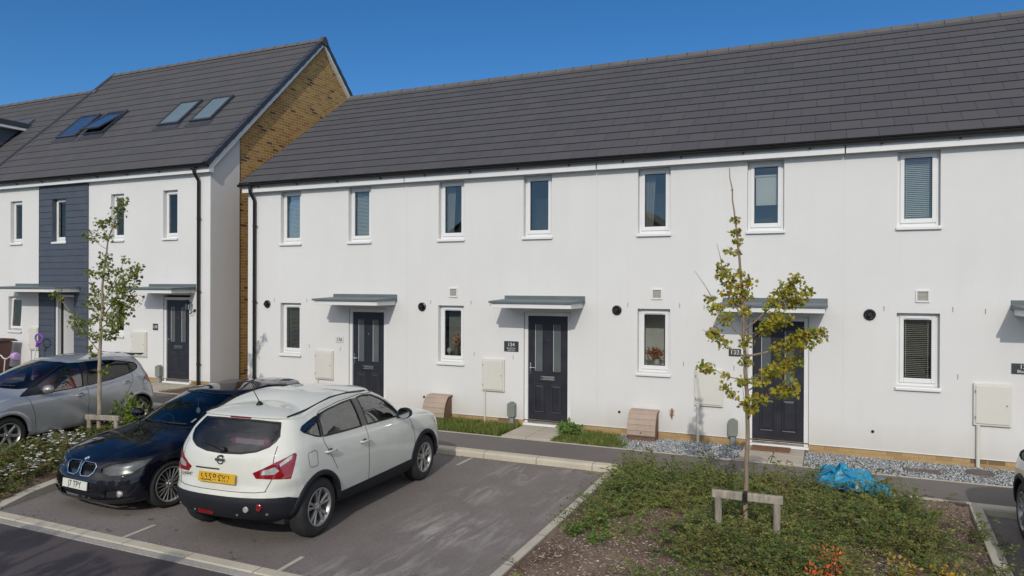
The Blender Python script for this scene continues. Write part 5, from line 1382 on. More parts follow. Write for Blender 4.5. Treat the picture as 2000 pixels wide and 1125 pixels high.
# ---- dark coupe-like hatch --------------------------------------------------------------
def dark_hatch(label, x, y, z, rz):
    rows = [(1.98,.155,-2.02,.23,.78, .17,.18,.22, .46,.42,2.9,.02),
            (2.07,.20,-2.10,.29,.850,.23,.23,.28, .50,.44,2.9,.02),
            (2.105,.36,-2.15,.46,.870,.40,.42,.46, .56,.46,2.7,.02),
            (2.10,.465,-2.15,.60,.874,.52,.56,.60, .60,.48,2.6,.02),
            (2.055,.555,-2.11,.72,.873,.62,.69,.74, .62,.50,2.6,.02),
            (2.02,.645,-2.07,.84,.868,.70,.78,.85, .64,.50,2.6,.02),
            (1.92,.715,-2.03,.93,.858,.765,.84,.90, .66,.50,2.6,.02),
            (1.52,.85,-1.99,.99,.840,.845,.895,.945, .60,.50,2.7,.02),
            (.97,.97,-1.95,1.04,.805,.915,.935,.985, .46,.50,2.8,.02),
            (.52,1.20,-1.76,1.20,.705,1.13,1.15,1.16, .40,.46,2.9,.03),
            (.14,1.36,-1.52,1.36,.610,1.31,1.35,1.32, .38,.42,2.9,.05),
            (.0,1.39,-1.50,1.375,.555,1.365,1.40,1.355, .36,.40,2.8,.05),
            (-.30,1.422,-1.10,1.412,.30,1.412,1.43,1.407, .30,.30,2.4,.05),
            (-.4,1.427,-.9,1.425,0,1.427,1.432,1.425, .2,.2,2.4,0)]
    C = Car(rows); R, WB = .315, 1.33
    o = thing('parked_car', label, 'car', (x, y, z), rz, None, .93)
    for cx in (WB, -WB): C.cut('gone', circle(cx, R, .350), E_SIDE, lambda c, n: c.y > .35)
    fg = [(.80,.955),(-.28,.975),(-.34,1.315),(-.10,1.32),(.12,1.285),(.45,1.145)]
    rg = [(-.36,.978),(-1.10,1.02),(-1.38,1.08),(-1.30,1.18),(-1.0,1.275),(-.70,1.31),(-.42,1.318)]
    C.cut('pillar', [(-.28,.97),(-.36,.975),(-.42,1.32),(-.34,1.32)], E_SIDE, side_c)
    C.cut('side_f', fg, E_SIDE, side_c); C.cut('side_r', rg, E_SIDE, side_c)
    C.cut('screen', [(-.02,.995),(.50,.97),(.655,.965),(.665,.99),(.54,1.315),(.48,1.335),(-.02,1.35)], E_END, front_c)
    C.cut('rear', [(-.02,1.06),(.50,1.06),(.58,1.09),(.50,1.31),(-.02,1.34)], E_END, rear_c)
    eh = Vector((-.50,.86,0)).normalized(); K = lambda xx, yy, zz: (Vector((xx,yy,0)).dot(eh), zz)
    cf = lambda c, n: c.x > 1.2 and c.y > .25
    HL = [K(1.975,.36,.565),K(1.975,.36,.63),K(1.92,.47,.680),K(1.72,.72,.728),K(1.57,.83,.738),K(1.64,.81,.65),K(1.78,.72,.565),K(1.92,.50,.535)]
    C.cut('head', HL, eh, cf)
    cg = lambda c, n: c.x > 1.7
    kid = [(.028,.535),(.018,.62),(.03,.672),(.25,.665),(.30,.635),(.275,.555),(.225,.512),(.075,.505)]
    C.cut('kidney', kid, E_END, cg)
    C.cut('intake', [(-.02,.225),(.34,.225),(.42,.28),(.44,.335),(-.02,.335)], E_END, cg)
    C.cut('duct', [(.50,.25),(.74,.27),(.76,.36),(.70,.375),(.52,.35)], E_END, cg)
    for f in list(C.bm.faces):
        if f[C.lay] == C.tags['gone']: C.bm.faces.remove(f)
    seam = MB()
    C.ribbon([(.90,.24),(.88,.6),(.84,.92)], E_SIDE, w=.006, mb=seam); C.ribbon([(-.32,.24),(-.36,.7),(-.33,.97)], E_SIDE, w=.006, mb=seam)
    seal = MB()
    for g in (fg, rg): C.ribbon(g, E_SIDE, w=.018, closed=True, off=.003, mb=seal)
    C.ribbon([(0,1.35),(.48,1.335),(.54,1.315),(.665,.99),(.655,.965),(.5,.97),(0,.995)], E_END, 1, w=.022, off=.002, mb=seal)
    finish_body(o, C, CM['navy'], dict(seam=CM['seam']), {'side_f':('side_window',CM['glass'],-.006),'side_r':('side_window',CM['privacy'],-.006),
        'head':('headlight',CM['lampin'],-.035),'pillar':('pillar_trim',CM['gloss'],.001),'kidney':('kidney_grille',CM['gloss'],-.02),'duct':('air_duct',CM['plastic'],-.02)}, seam, seal,
        {'screen':('windscreen',CM['screen'],-.004),'rear':('rear_window',CM['privacy'],-.004),'intake':('air_intake',CM['plastic'],-.03)})
    heads = [c for c in o.children if c.name.startswith('headlight')]
    for s, ho in zip((1,-1), heads):
        cpart('lens_cover', C.grab(['head'], .002, s), CM['lens'], ho, smooth=60, recalc=False)
        for (xx,yy,zz) in ((1.86,.50,.61),(1.77,.63,.632)):
            b = MB(); prof = [(0,-.030),(.025,-.026),(.040,-.012),(.052,.010),(.060,.016)]
            b.lathe(prof, axis='x', n=20); TM = Matrix.Translation((xx, s*yy, zz)) @ Matrix.Rotation(s*.45, 4, 'Z'); cpart('reflector', MB().merge(b, TM), CM['chrome'], ho, smooth=60, recalc=False)
        rim = MB(); C.ribbon(HL, eh, -1, w=.012, off=.003, closed=True, mb=rim)
        cpart('lamp_rim', rim if s > 0 else mirror(rim), CM['seal'], ho, recalc=False)
    kr = MB(); C.ribbon(kid, E_END, 1, w=.012, off=.006, closed=True, mb=kr, step=.015)
    C.ribbon(kid, E_END, 1, w=.008, off=.012, closed=True, mb=kr, step=.015); cpart('grille_surround', both(kr), CM['chrome'], o, recalc=False)
    kb = MB()
    for i in range(8):
        yy = .05+i*.028; h, _ = C.hit((yy, .59), E_END, 1)
        if h: kb.box(h.x-.025, h.x-.008, yy-.004, yy+.004, .535, .65)
    [cpart('grille_bar', qq, CM['seal'], o) for qq in pieces(both(kb))]
    for s in (1, -1):
        f = MB(); h, _ = C.hit((.66,.31), E_END, 1); f.lathe([(0,.012),(.036,.010),(.044,-.0),(.046,-.03)], (h.x-.02, s*.66, .31), 'x', 18); cpart('fog_light', f, CM['amber'], o, smooth=50, recalc=False)
    lip = MB(); C.ribbon([(0,.215),(.4,.215),(.66,.235),(.8,.25)], E_END, 1, w=.04, off=.012, mb=lip); cpart('front_lip', both(lip), CM['gloss'], o, recalc=False)
    gp = MB(); C.ribbon([(0,.50),(.4,.505),(.66,.53),(.8,.56)], E_END, 1, w=.007, off=.002, mb=gp); C.ribbon([(.30,.675),(.50,.70),(.7,.745)], E_END, 1, w=.006, off=.002, mb=gp)
    [cpart('bumper_gap', qq, CM['seam'], o, recalc=False) for qq in pieces(both(gp))]
    # bonnet creases and shut line
    cr = MB()
    for path in ([(1.86,.34),(1.5,.47),(1.05,.60)], [(1.90,.10),(1.905,.0)]):
        q = []
        for a, b in zip(path[:-1], path[1:]):
            for i in range(9):
                xx = a[0]+(b[0]-a[0])*i/8; yy = a[1]+(b[1]-a[1])*i/8; r = C.bvh.ray_cast(Vector((xx, max(yy,.001), 3)), Vector((0,0,-1)))
                if r[0]: q.append((xx, yy, r[0].z-.002))
        if len(q) > 2: cr.tube(q, .005, 6)
    [cpart('bonnet_crease', qq, CM['navy'], o, smooth=60) for qq in pieces(both(cr))]
    h, n = C.hit((0, .765), E_END, 1); n = Vector((.5,0,.85)).normalized(); h2 = C.bvh.ray_cast(Vector((1.955,.001,3)), Vector((0,0,-1)))[0]
    TMb = Matrix.Translation(h2) @ n.to_track_quat('Z', 'Y').to_matrix().to_4x4()
    b = MB(); b.lathe([(0,.004),(.030,.004),(.031,.006),(.041,.006),(.042,-.01)], n=24); bo = cpart('badge', MB().merge(b, TMb), CM['chrome'], o, smooth=40)
    for k in range(4):
        q = MB(); q.add([(0,0,.006)]+[(.028*cos(pi/2*(k+i/6)), .028*sin(pi/2*(k+i/6)), .006) for i in range(7)], [tuple(range(8))]); cpart('badge_quarter', MB().merge(q, TMb), CM['blue'] if k % 2 else CM['badge'], bo, recalc=False)
    hp, _ = C.hit((0,.40), E_END, 1); plate(o, C, hp.x+.014, .395, 'J7 TPY', CM['plate_w'], MAT['dark'], 1, radians(-5))
    for cx in (WB, -WB): arch(o, C, cx, R, .350)
    for cx in (WB, -WB):
        for s in (1, -1): wheel(o, cx, s, .855, R, .232, .225, 'multi')
    ub = MB(); ub.box(-1.95, 1.85, -.70, .70, .17, .26); cpart('underbody', ub, CM['seam'], o)
    cabin(o, .70, -1.1, 1.35)
    for s in (1, -1): wing_mirror(o, .62, .80, .95, s, CM['navy'])
    handle(o, C, -.12, .84, CM['navy'])
    wp = MB()
    for y0, y1 in ((.50,-.10),(-.08,-.60)):
        q = []
        for t in (0,.5,1):
            yy = y0+(y1-y0)*t; r = C.bvh.ray_cast(Vector((3,abs(yy)+.001,1.0+.012*t)), Vector((-1,0,0)))[0]
            q.append((r.x+.018, yy, 1.005+.014*t))
        wp.tube(q, .009, 5)
    [cpart('windscreen_wiper', qq, CM['seal'], o) for qq in pieces(wp)]
    cw = MB()
    for y0 in (.42,-.42): cw.box(1.06,1.10,y0-.02,y0+.02,.965,.985)
    r = C.bvh.ray_cast(Vector((.6,.42,3)), Vector((0,0,-1)))[0]
    tx = MB(); rr = [C.bvh.ray_cast(Vector((3,.50,z_)), Vector((-1,0,0)))[0] for z_ in (1.02,1.06)]
    tx.add([(rr[0].x-.012,.475,1.02),(rr[0].x-.012,.515,1.02),(rr[1].x-.012,.515,1.06),(rr[1].x-.012,.475,1.06)], [(0,1,2,3)]); cpart('tax_disc', tx, CM['paper'], o)
    rm = MB(); r = C.bvh.ray_cast(Vector((.24,.001,3)), Vector((0,0,-1)))[0]; rm.box(.18,.20,-.11,.11,r.z-.12,r.z-.06); rm.box(.185,.195,-.01,.01,r.z-.06,r.z-.01); cpart('rear_view_mirror', rm, CM['interior'], o, bevel=.008)
    return o, C
DARK, DARK_C = dark_hatch('dark navy hatchback with twin oval grilles and a white J7 TPY plate facing the road', -8.25, -4.90, .004, radians(-93.6))
def dangler(car, p, label, mat, shape):
    TM = MW[car] @ Matrix.Translation(p); b = MB(); b.tube([(0,0,.20),(0,0,.03)], .0025, 5)
    if shape == 'disc': b.lathe([(0,-.006),(.04,-.006),(.045,0),(.04,.006),(0,.006)], axis='x', n=18)
    else: b.prism([(-.03,-.05),(.03,-.05),(.012,-.03),(.038,-.02),(.014,.005),(.026,.01),(0,.05),(-.026,.01),(-.014,.005),(-.038,-.02),(-.012,-.03)], 'x', -.002, .002)
    single('air_freshener', MB().merge(b, TM), mat, label, 'air freshener', recalc=False)
dangler(DARK, (.23,.0,1.07), 'white disc hanging on a string from the mirror of the dark car', CM['paper'], 'disc')
dangler(HATCH, (.30,.02,1.12), 'white tree-shaped freshener hanging behind the windscreen of the silver car', CM['paper'], 'tree')
# ------------------------------------------------------------------ vegetation
NR = np.random.default_rng(5)
def unit(v): return v/np.maximum(np.linalg.norm(v, axis=1, keepdims=True), 1e-9)
def quads_from(Pc, D, N, L, W, fold=.0):
    """one leaf-shaped quad (rhomb) per point: centre line along D, facing N"""
    S = unit(np.cross(D, N)); L = np.asarray(L).reshape(-1,1); W = np.asarray(W).reshape(-1,1)
    V = np.stack([Pc, Pc+D*L*.45+S*W*.5+N*fold*W, Pc+D*L, Pc+D*L*.45-S*W*.5+N*fold*W], 1).reshape(-1,3)
    return V, np.arange(len(V)).reshape(-1,4)
def maple(Pc, D, N, L):
    """lobed leaf: a ten-point fan outline"""
    S = unit(np.cross(D, N)); L = np.asarray(L).reshape(-1,1)
    out = [(0,0),(.12,.28),(.05,.50),(.36,.30),(.58,.46),(.62,.20),(1,0),(.62,-.20),(.58,-.46),(.36,-.30),(.05,-.50),(.12,-.28)]
    cup = [0,.05,.14,.02,.10,.02,-.08,.02,.10,.02,.14,.05]
    V = np.stack([Pc+D*L*a+S*L*b+N*L*c for (a,b),c in zip(out,cup)], 1).reshape(-1,3)
    return V, np.arange(len(V)).reshape(-1,12)

MAT['leaf_y'] = m_leaf('autumn_leaves', [(0,(0.153,0.183,0.022)),(.25,(0.236,0.268,0.030)),(.55,(0.378,0.366,0.038)),(.78,(0.519,0.415,0.035)),(.92,(0.543,0.293,0.030)),(1,(0.307,0.122,0.030))])
MAT['leaf_g'] = m_leaf('green_leaves', [(0,(0.075,0.120,0.020)),(.5,(0.138,0.198,0.030)),(.82,(0.225,0.252,0.040)),(1,(0.300,0.192,0.050))])
MAT['bark'] = m_wood('bark', (0.336,0.252,0.182))
MAT['bark2'] = m_wood('pale_bark', (0.405,0.338,0.243))
MAT['post'] = m_wood('weathered_post', (0.378,0.336,0.280))
MAT['cover'] = m_leaf('ground_cover_leaves', [(0,(0.044,0.078,0.024)),(.35,(0.075,0.125,0.031)),(.7,(0.122,0.180,0.044)),(.90,(0.207,0.242,0.048)),(.965,(0.328,0.208,0.044)),(1,(0.350,0.116,0.044))], .5, .25, .65)
MAT['stem'] = pm('stems', (.085,.05,.035), .8)
MAT['grass'] = m_leaf('grass_blades', [(0,(0.080,0.136,0.029)),(.5,(0.136,0.200,0.042)),(.8,(0.208,0.256,0.064)),(1,(0.416,0.352,0.144))], .6, .35)
MAT['weed'] = m_leaf('weed_leaves', [(0,(0.056,0.120,0.026)),(.6,(0.096,0.184,0.035)),(1,(0.160,0.240,0.048))], .5, .3)
MAT['bright'] = m_leaf('bright_shrub_leaves', [(0,(0.090,0.165,0.022)),(.6,(0.165,0.240,0.030)),(1,(0.255,0.300,0.045))], .5, .35)
MAT['rose'] = m_leaf('rose_leaves', [(0,(0.046,0.075,0.021)),(.45,(0.087,0.124,0.033)),(.72,(0.155,0.176,0.041)),(.88,(0.228,0.135,0.046)),(1,(0.269,0.093,0.041))], .5, .25)
MAT['petal'] = m_rand('white_petals', [(0,(.62,.62,.58)),(1,(.75,.75,.72))], .7)
MAT['orange'] = m_leaf('orange_petals', [(0,(.75,.10,.03)),(.6,(.80,.17,.05)),(1,(.80,.26,.05))], .5, .3)
MAT['yellow'] = m_leaf('yellow_leaves', [(0,(.42,.26,.02)),(1,(.55,.36,.03))], .5, .3)
MAT['gravel'] = m_rand('grey_gravel', [(0,(0.175,0.194,0.213)),(.35,(0.300,0.325,0.344)),(.7,(0.450,0.463,0.475)),(1,(0.725,0.725,0.712))], .75)
MAT['mulch'] = m_rand('bark_chips', [(0,(.09,.055,.04)),(.4,(.20,.135,.095)),(.75,(.38,.29,.21)),(1,(.60,.52,.43))], .9)

def tree(name, label, base, trunk, limbs, lsize, mat, bark, r0, seed, dens=1.0, dead=()):
    rg = np.random.default_rng(seed)
    t = thing(name, label, 'tree', base, 0, 'young street trees')
    tb = MB(); n = len(trunk)
    # subdivide the trunk with a little wander
    pts, rad = [], []
    for i in range(n-1):
        a, b = Vector(trunk[i]), Vector(trunk[i+1])
        for k in range(5):
            q = a.lerp(b, k/5); f = (i+k/5)/(n-1); pts.append(q+Vector((rg.normal(0,.004), rg.normal(0,.004), 0))); rad.append(r0*(1-f)**.75+.004)
    pts.append(Vector(trunk[-1])); rad.append(.004)
    tb.tube(pts, rad, 10)
    P = []
    def scatter(c, r, m):
        q = rg.normal(0, 1, (m,3)); q = unit(q)*rg.random((m,1))**.5*r; q[:,2] *= .75
        P.append(np.array(c)+q)
    for (s, mid, e, rr, cl) in limbs:
        s, e = Vector(s), Vector(e); m = Vector(mid) if mid else s.lerp(e, .5)+Vector((0,0,-.03))
        path = [s, s.lerp(m,.5)+Vector((0,0,-.01)), m, m.lerp(e,.5)+Vector((0,0,.015)), e]
        tb.tube(path, [rr, rr*.8, rr*.6, rr*.42, .0025], 6)
        for (f, rad_, cnt) in cl:
            q = s.lerp(m, f*2) if f < .5 else m.lerp(e, f*2-1)
            scatter(q, rad_*1.12, int(cnt*dens))
            for k in range(3):                     # side twigs into the clump
                d = Vector(rg.normal(0,1,3)); d = d.normalized()*rad_*.9; tb.tube([q, q+d*.5+Vector((0,0,.01)), q+d], [.004,.003,.0015], 4)
    for a, b in dead: tb.tube([Vector(a), Vector(a).lerp(Vector(b), .5)+Vector((.01,0,0)), Vector(b)], [.006,.004,.002], 5)
    part('trunk', tb, bark, t, smooth=50)
    P = np.concatenate(P); m = len(P)
    D = unit(rg.normal(0,1,(m,3))+np.array([0,0,-.45])); N = unit(rg.normal(0,.7,(m,3))+np.array([.2,-1.0,.7])); N = unit(N-D*np.sum(N*D,1,keepdims=True))
    V, F = maple(P-np.array(base), D, N, lsize*rg.uniform(.6,1.2,m))
    me = np_mesh('crown', V, F); me.materials.append(mat); o = bpy.data.objects.new('crown', me); COL.objects.link(o); o.parent = t; MW[o] = MW[t].copy()
    return t

B = -4.58
def L_(s, e, rr, cl, mid=None): return (s, mid, e, rr, cl)
tree('maple_tree', 'thin young tree with yellowing leaves in front of the 132 door', (-.80,B,.10),
    [(-.805,B,.02),(-.800,B,.7),(-.79,B,1.3),(-.815,B,1.9),(-.835,B,2.45),(-.872,B,3.0),(-.92,B,3.5),(-.99,B,4.10)],
    [L_((-.835,B,2.33),(-.30,B-.12,2.89),.013,[(.55,.10,40),(.72,.13,75),(.86,.11,55),(.98,.09,30)]),
     L_((-.83,B,2.20),(-.22,B+.15,2.74),.012,[(.45,.09,28),(.80,.08,26),(.90,.10,40),(1,.09,34)]),
     L_((-.825,B,2.05),(-.06,B-.05,2.34),.014,[(.45,.10,36),(.62,.12,55),(.78,.14,85),(.90,.12,60),(1,.07,24)]),
     L_((-.82,B,2.28),(-.42,B-.22,2.50),.011,[(.5,.09,30),(.75,.12,58),(.95,.11,45)]),
     L_((-.80,B,1.80),(-.33,B+.10,2.02),.012,[(.4,.08,24),(.6,.11,48),(.8,.12,60),(1,.10,42)]),
     L_((-.79,B,1.58),(-.34,B-.10,1.76),.011,[(.35,.09,26),(.75,.10,36),(.95,.12,60)]),
     L_((-.80,B,1.68),(-.50,B-.2,1.98),.009,[(.5,.09,30),(.9,.10,36)]),
     L_((-.835,B,2.40),(-1.06,B+.1,3.02),.011,[(.45,.09,36),(.65,.12,60),(.85,.12,58),(1,.08,26)]),
     L_((-.83,B,2.25),(-1.20,B-.1,2.70),.010,[(.5,.10,36),(.75,.10,40),(.95,.08,24)]),
     L_((-.82,B,2.05),(-1.17,B+.05,2.30),.009,[(.6,.08,20),(.9,.11,46),(1,.07,20)]),
     L_((-.80,B,1.80),(-1.24,B-.05,1.93),.008,[(.5,.05,10),(.85,.07,22),(1,.08,28)]),
     L_((-.79,B,1.52),(-1.02,B+.05,1.70),.007,[(.7,.07,18),(1,.07,18)]),
     L_((-.79,B,1.35),(-.72,B-.1,1.62),.006,[(.6,.08,22),(1,.08,22)]),
     L_((-.84,B,2.45),(-.79,B-.05,2.85),.008,[(.3,.09,30),(.7,.09,34),(1,.09,26)]),
     L_((-.86,B,2.75),(-.90,B,3.20),.006,[(.1,.08,26),(.5,.06,20),(.95,.05,14)]),
     L_((-.90,B,3.25),(-.93,B,3.53),.005,[(.2,.055,18),(.6,.06,22),(1,.045,14)]),
     L_((-.90,B,3.15),(-1.0,B+.05,3.20),.004,[(1,.05,12)]),
     L_((-.81,B,1.95),(-.80,B-.1,2.25),.005,[(.2,.08,22),(.9,.09,30)]),
     L_((-.79,B,1.35),(-.85,B-.08,1.85),.005,[(.5,.08,18),(.9,.07,18)])],
    .044, MAT['leaf_y'], MAT['bark'], .023, 3, 1.6,
    dead=[((-1.06,B,2.95),(-1.12,B,3.28)),((-1.15,B,2.65),(-1.36,B,2.98)),((-1.1,B,2.2),(-1.27,B,2.33)),((-.975,B,3.85),(-.945,B,3.86))])
B2 = -4.389
tree('maple_tree', 'thin young tree with green leaves beside the silver hatchback', (-11.372,B2,0.130),
    [(-11.367,B2,0.080),(-11.372,B2,0.930),(-11.363,B2,1.491),(-11.325,B2,2.145),(-11.279,B2,2.893),(-11.157,B2,3.548),(-10.848,B2,4.156)],
    [L_((-11.129,B2,3.642),(-10.811,B2,4.184),.006,[(.4,.12,34),(.7,.13,42),(1,.12,36)]),
     L_((-11.194,B2,3.408),(-11.746,B2+.1,3.660),.007,[(.75,.08,16),(1,.13,40)]),
     L_((-11.157,B2,3.548),(-11.175,B2-.1,3.875),.006,[(.3,.12,34),(.9,.14,46)]),
     L_((-11.269,B2,2.893),(-11.204,B2,3.268),.008,[(.2,.14,54),(.6,.15,60),(1,.13,40)]),
     L_((-11.297,B2,2.519),(-10.866,B2+.1,3.220),.010,[(.4,.13,50),(.7,.13,44),(1,.09,24)]),
     L_((-11.315,B2,2.239),(-10.399,B2-.05,3.081),.014,[(.35,.16,74),(.55,.19,100),(.75,.19,100),(.9,.14,54),(1,.11,30)]),
     L_((-11.334,B2,2.052),(-10.614,B2+.15,2.632),.011,[(.35,.16,70),(.6,.19,100),(.85,.17,80)]),
     L_((-11.343,B2,1.865),(-10.755,B2-.1,2.164),.009,[(.4,.14,56),(.7,.14,50),(1,.12,36)]),
     L_((-11.315,B2,2.332),(-11.642,B2+.1,2.725),.009,[(.4,.13,46),(.8,.13,46),(1,.08,16)]),
     L_((-11.633,B2+.1,2.707),(-11.801,B2+.1,3.006),.006,[(.4,.06,10),(1,.11,34)]),
     L_((-11.343,B2,1.631),(-12.325,B2-.1,2.632),.011,[(.35,.12,34),(.5,.15,60),(.62,.12,34),(.92,.07,16),(1,.11,34)]),
     L_((-11.325,B2,2.145),(-11.409,B2-.12,2.566),.007,[(.3,.15,56),(.8,.15,56)]),
     L_((-11.343,B2,1.772),(-11.596,B2,2.145),.007,[(.5,.13,44),(1,.12,36)]),
     L_((-11.353,B2,1.491),(-11.615,B2,1.697),.005,[(.6,.10,26),(1,.08,18)]),
     L_((-11.353,B2,1.210),(-11.204,B2,1.397),.004,[(.7,.08,18),(1,.06,10)])],
    .055, MAT['leaf_g'], MAT['bark2'], .034, 8, 1.15)
# a taller tree across the road: its shade falls on the road at the lower left
def shade_tree():
    rg = np.random.default_rng(21); bx, by = -6.0, -14.1
    t = thing('street_tree', 'leafy tree standing on the near side of the road behind the camera', 'tree', (bx,by,0))
    tb = MB(); tb.tube([(bx,by,0),(bx+.03,by,1.2),(bx,by+.05,2.6),(bx+.05,by,4.2)], [.10,.08,.05,.01], 10); P = []
    for (mx, my, sx, sy, n) in ((-7.0,-13.85,.26,.16,6),(-5.7,-14.3,.55,.32,8),(-4.5,-13.95,.28,.14,3),(-6.7,-15.0,.6,.4,4),(-5.2,-15.3,.6,.4,4)):
        for i in range(n):
            z = rg.uniform(2.9,4.1); k = z-3.6
            e = Vector((mx+rg.normal(0,sx)+.41*k, my+rg.normal(0,sy)-1.0*k, z))
            tb.tube([(bx,by,z-.9),(bx*.5+e.x*.5,by*.5+e.y*.5,z-.35),e], [.03,.018,.004], 5)
            q = unit(rg.normal(0,1,(70,3)))*rg.random((70,1))**.5*rg.uniform(.12,.24); P.append(np.array(e)+q)
    part('trunk', tb, MAT['bark'], t, smooth=50)
    P = np.concatenate(P)-np.array([bx,by,0]); m = len(P); D = unit(rg.normal(0,1,(m,3))); N = unit(rg.normal(0,1,(m,3))+np.array([0,0,1])); N = unit(N-D*np.sum(N*D,1,keepdims=True))
    V, F = maple(P, D, N, rg.uniform(.06,.11,m)); me = np_mesh('crown', V, F); me.materials.append(MAT['leaf_g']); o = bpy.data.objects.new('crown', me); COL.objects.link(o); o.parent = t
shade_tree()

# timber tree rails
def rail(label, a, b, zb, zt, tie, r=.038):
    a, b = Vector(a), Vector(b); t = thing('tree_rail', label, 'tree support', ((a.x+b.x)/2, (a.y+b.y)/2, zb), 0, 'timber rails holding the young trees')
    for p in (a, b):
        m = MB(); m.tube([(p.x,p.y,zb-.05),(p.x+.004,p.y,zb+.3),(p.x,p.y,zt-.03)], [r,r*.98,r], 12); part('post', m, MAT['post'], t, smooth=40)
    d = (b-a).normalized(); m = MB(); R = Matrix((d, Vector((-d.y,d.x,0)), Vector((0,0,1)))).transposed()
    m.obox(((a.x+b.x)/2,(a.y+b.y)/2-.0,zt), ((b-a).length+.13, .060, .088), R); part('crossbar', m, MAT['post'], t, bevel=.012)
    k = MB(); k.obox((*tie, zt), (.05,.10,.094), R); k.lathe([(.038,zt-.02),(.046,zt-.02),(.046,zt+.02),(.038,zt+.02)], (tie[0],tie[1]+.05,0), 'z', 14); part('tie', k, MAT['black'], t, recalc=False)
rail('grey timber rail of two posts holding the yellowing tree in the front bed', (-1.085,-4.66,0), (-.49,-4.64,0), .08, .56, (-.805,-4.65))
rail('short timber rail holding the green tree beside the silver car', (-11.53,-4.46,0), (-11.00,-4.35,0), .14, .54, (-11.36,-4.40), .036)

# ground cover: arching sprays with two-ranked leaves
def sprays(n, inside, zfun, hgt, length, leaf, seed, nl=26, wide=.5):
    rg = np.random.default_rng(seed); pts = []
    x0, x1, y0, y1 = inside[1]
    while len(pts) < n:
        x, y = rg.uniform(x0,x1), rg.uniform(y0,y1); d = inside[0](x, y)
        if rg.random() < d: pts.append((x, y, zfun(x, y), d))
    P0 = np.array(pts); a = rg.uniform(0, 2*pi, n); Ls = rg.uniform(*length, n); H = (hgt[0]+(hgt[1]-hgt[0])*rg.random(n)**1.6)*(.35+.65*P0[:,3])
    s = np.linspace(.06, 1, nl)[None,:]
    dx = np.cos(a)[:,None]*Ls[:,None]*s; dy = np.sin(a)[:,None]*Ls[:,None]*s
    z = H[:,None]*(np.sin(s*pi*.62))*1.25
    X = P0[:,0:1]+dx+rg.normal(0,.006,(n,nl)); Y = P0[:,1:2]+dy+rg.normal(0,.006,(n,nl)); Z = P0[:,2:3]+z
    P = np.stack([X,Y,Z],2).reshape(-1,3)
    dirv = np.stack([np.cos(a),np.sin(a),np.zeros(n)],1)[:,None,:].repeat(nl,1).reshape(-1,3); sd = np.stack([-dirv[:,1],dirv[:,0],dirv[:,2]],1)
    sg = np.tile(np.where(np.arange(nl)%2==0,1,-1),n)[:,None]
    D = unit(dirv*.55+sd*sg*.9+rg.normal(0,.28,(n*nl,3))+np.array([0,0,.15])); N = unit(rg.normal(0,.38,(n*nl,3))+np.array([.12,-.75,.8])); N = unit(N-D*np.sum(N*D,1,keepdims=True))
    Lf = rg.uniform(leaf*.6, leaf*1.3, n*nl)
    return quads_from(P, D, N, Lf, Lf*wide), np.stack([X,Y,Z],2)

def nz(x, y, s, o): return mnoise.noise(Vector((x*s, y*s, o)))
def bed_density(x, y):
    if not (-2.80 < x < 1.62 and -7.1 < y < -2.2): return 0
    d = .34+1.1*nz(x, y, 1.1, 2)+1.1*nz(x, y, 2.6, 5)
    if y > -4.0: d += .45*(1-abs(x+.9)/2.2)
    for (cx, cy, rx, ry, k) in ((-1.05,-4.95,.75,.55,.8),(-.2,-4.6,.8,.7,.7),(.55,-3.6,.7,.55,.7),(.9,-4.3,.45,.4,.6),(-1.9,-3.4,.75,.55,.9),(-.8,-5.5,.5,.5,.6),(.0,-5.4,.6,.4,.5),(-2.35,-2.75,.45,.35,.9),
                            (-2.3,-3.6,.42,.55,.55),(-2.42,-4.6,.2,.3,.40),(-2.2,-5.2,.2,.25,.5),(-1.85,-5.55,.6,.55,-1.6),(-1.45,-5.05,.28,.22,-1.1),(-2.62,-5.5,.25,.5,-1.2),(-2.76,-4.2,.10,1.2,-1.2),(.25,-4.55,.30,.16,-1.4),(.55,-5.1,.45,.35,-1.0),(1.25,-3.9,.28,1.4,-1.2),(1.1,-3.0,.3,.3,-.3),(-1.72,-4.35,.3,.2,-.9),(-.2,-5.15,.25,.12,-.8)):
        d += k*math.exp(-((x-cx)/rx)**2-((y-cy)/ry)**2)
    if x < -2.68 and y < -3.2: d -= .7
    return min(1, max(0, d))
(V1, F1), _ = sprays(4200, (bed_density, (-2.8,1.6,-7.1,-2.2)), lambda x, y: .03+rbed(x, y), (.02,.23), (.14,.42), .030, 4, 30)
(V2, F2), S2 = sprays(240, (lambda x, y: bed_density(x, y)*(1 if y > -3.0 or x > .7 else .5), (-2.8,1.6,-6.5,-2.2)), lambda x, y: .05+rbed(x, y), (.22,.40), (.14,.34), .032, 9, 34)
V = np.concatenate([V1,V2]); F = np.concatenate([F1, F2+len(V1)])
gc = np_mesh('ground_cover', V, F); stuff('ground_cover', gc, MAT['cover'], 'low spreading evergreen shrub covering the front bed, bark showing through', 'ground cover')
tw = MB()
for k in range(len(S2)): tw.tube([tuple(q) for q in S2[k][::5]], .0022, 4)
rg = np.random.default_rng(31)
for k in range(260):
    x, y = rg.uniform(-2.7,1.4), rg.uniform(-6.8,-2.3)
    if bed_density(x, y) < .15: continue
    a = rg.random()*6.28; l = rg.uniform(.1,.3); z = .04+rbed(x, y)
    tw.tube([(x,y,z),(x+l*.5*cos(a),y+l*.5*sin(a),z+rg.uniform(.08,.2)),(x+l*cos(a),y+l*sin(a),z+rg.uniform(.1,.25))], [.005,.004,.002], 4)
stuff('bare_twigs', tw, MAT['stem'], 'bare brown twigs showing among the low shrub of the front bed', 'twigs')

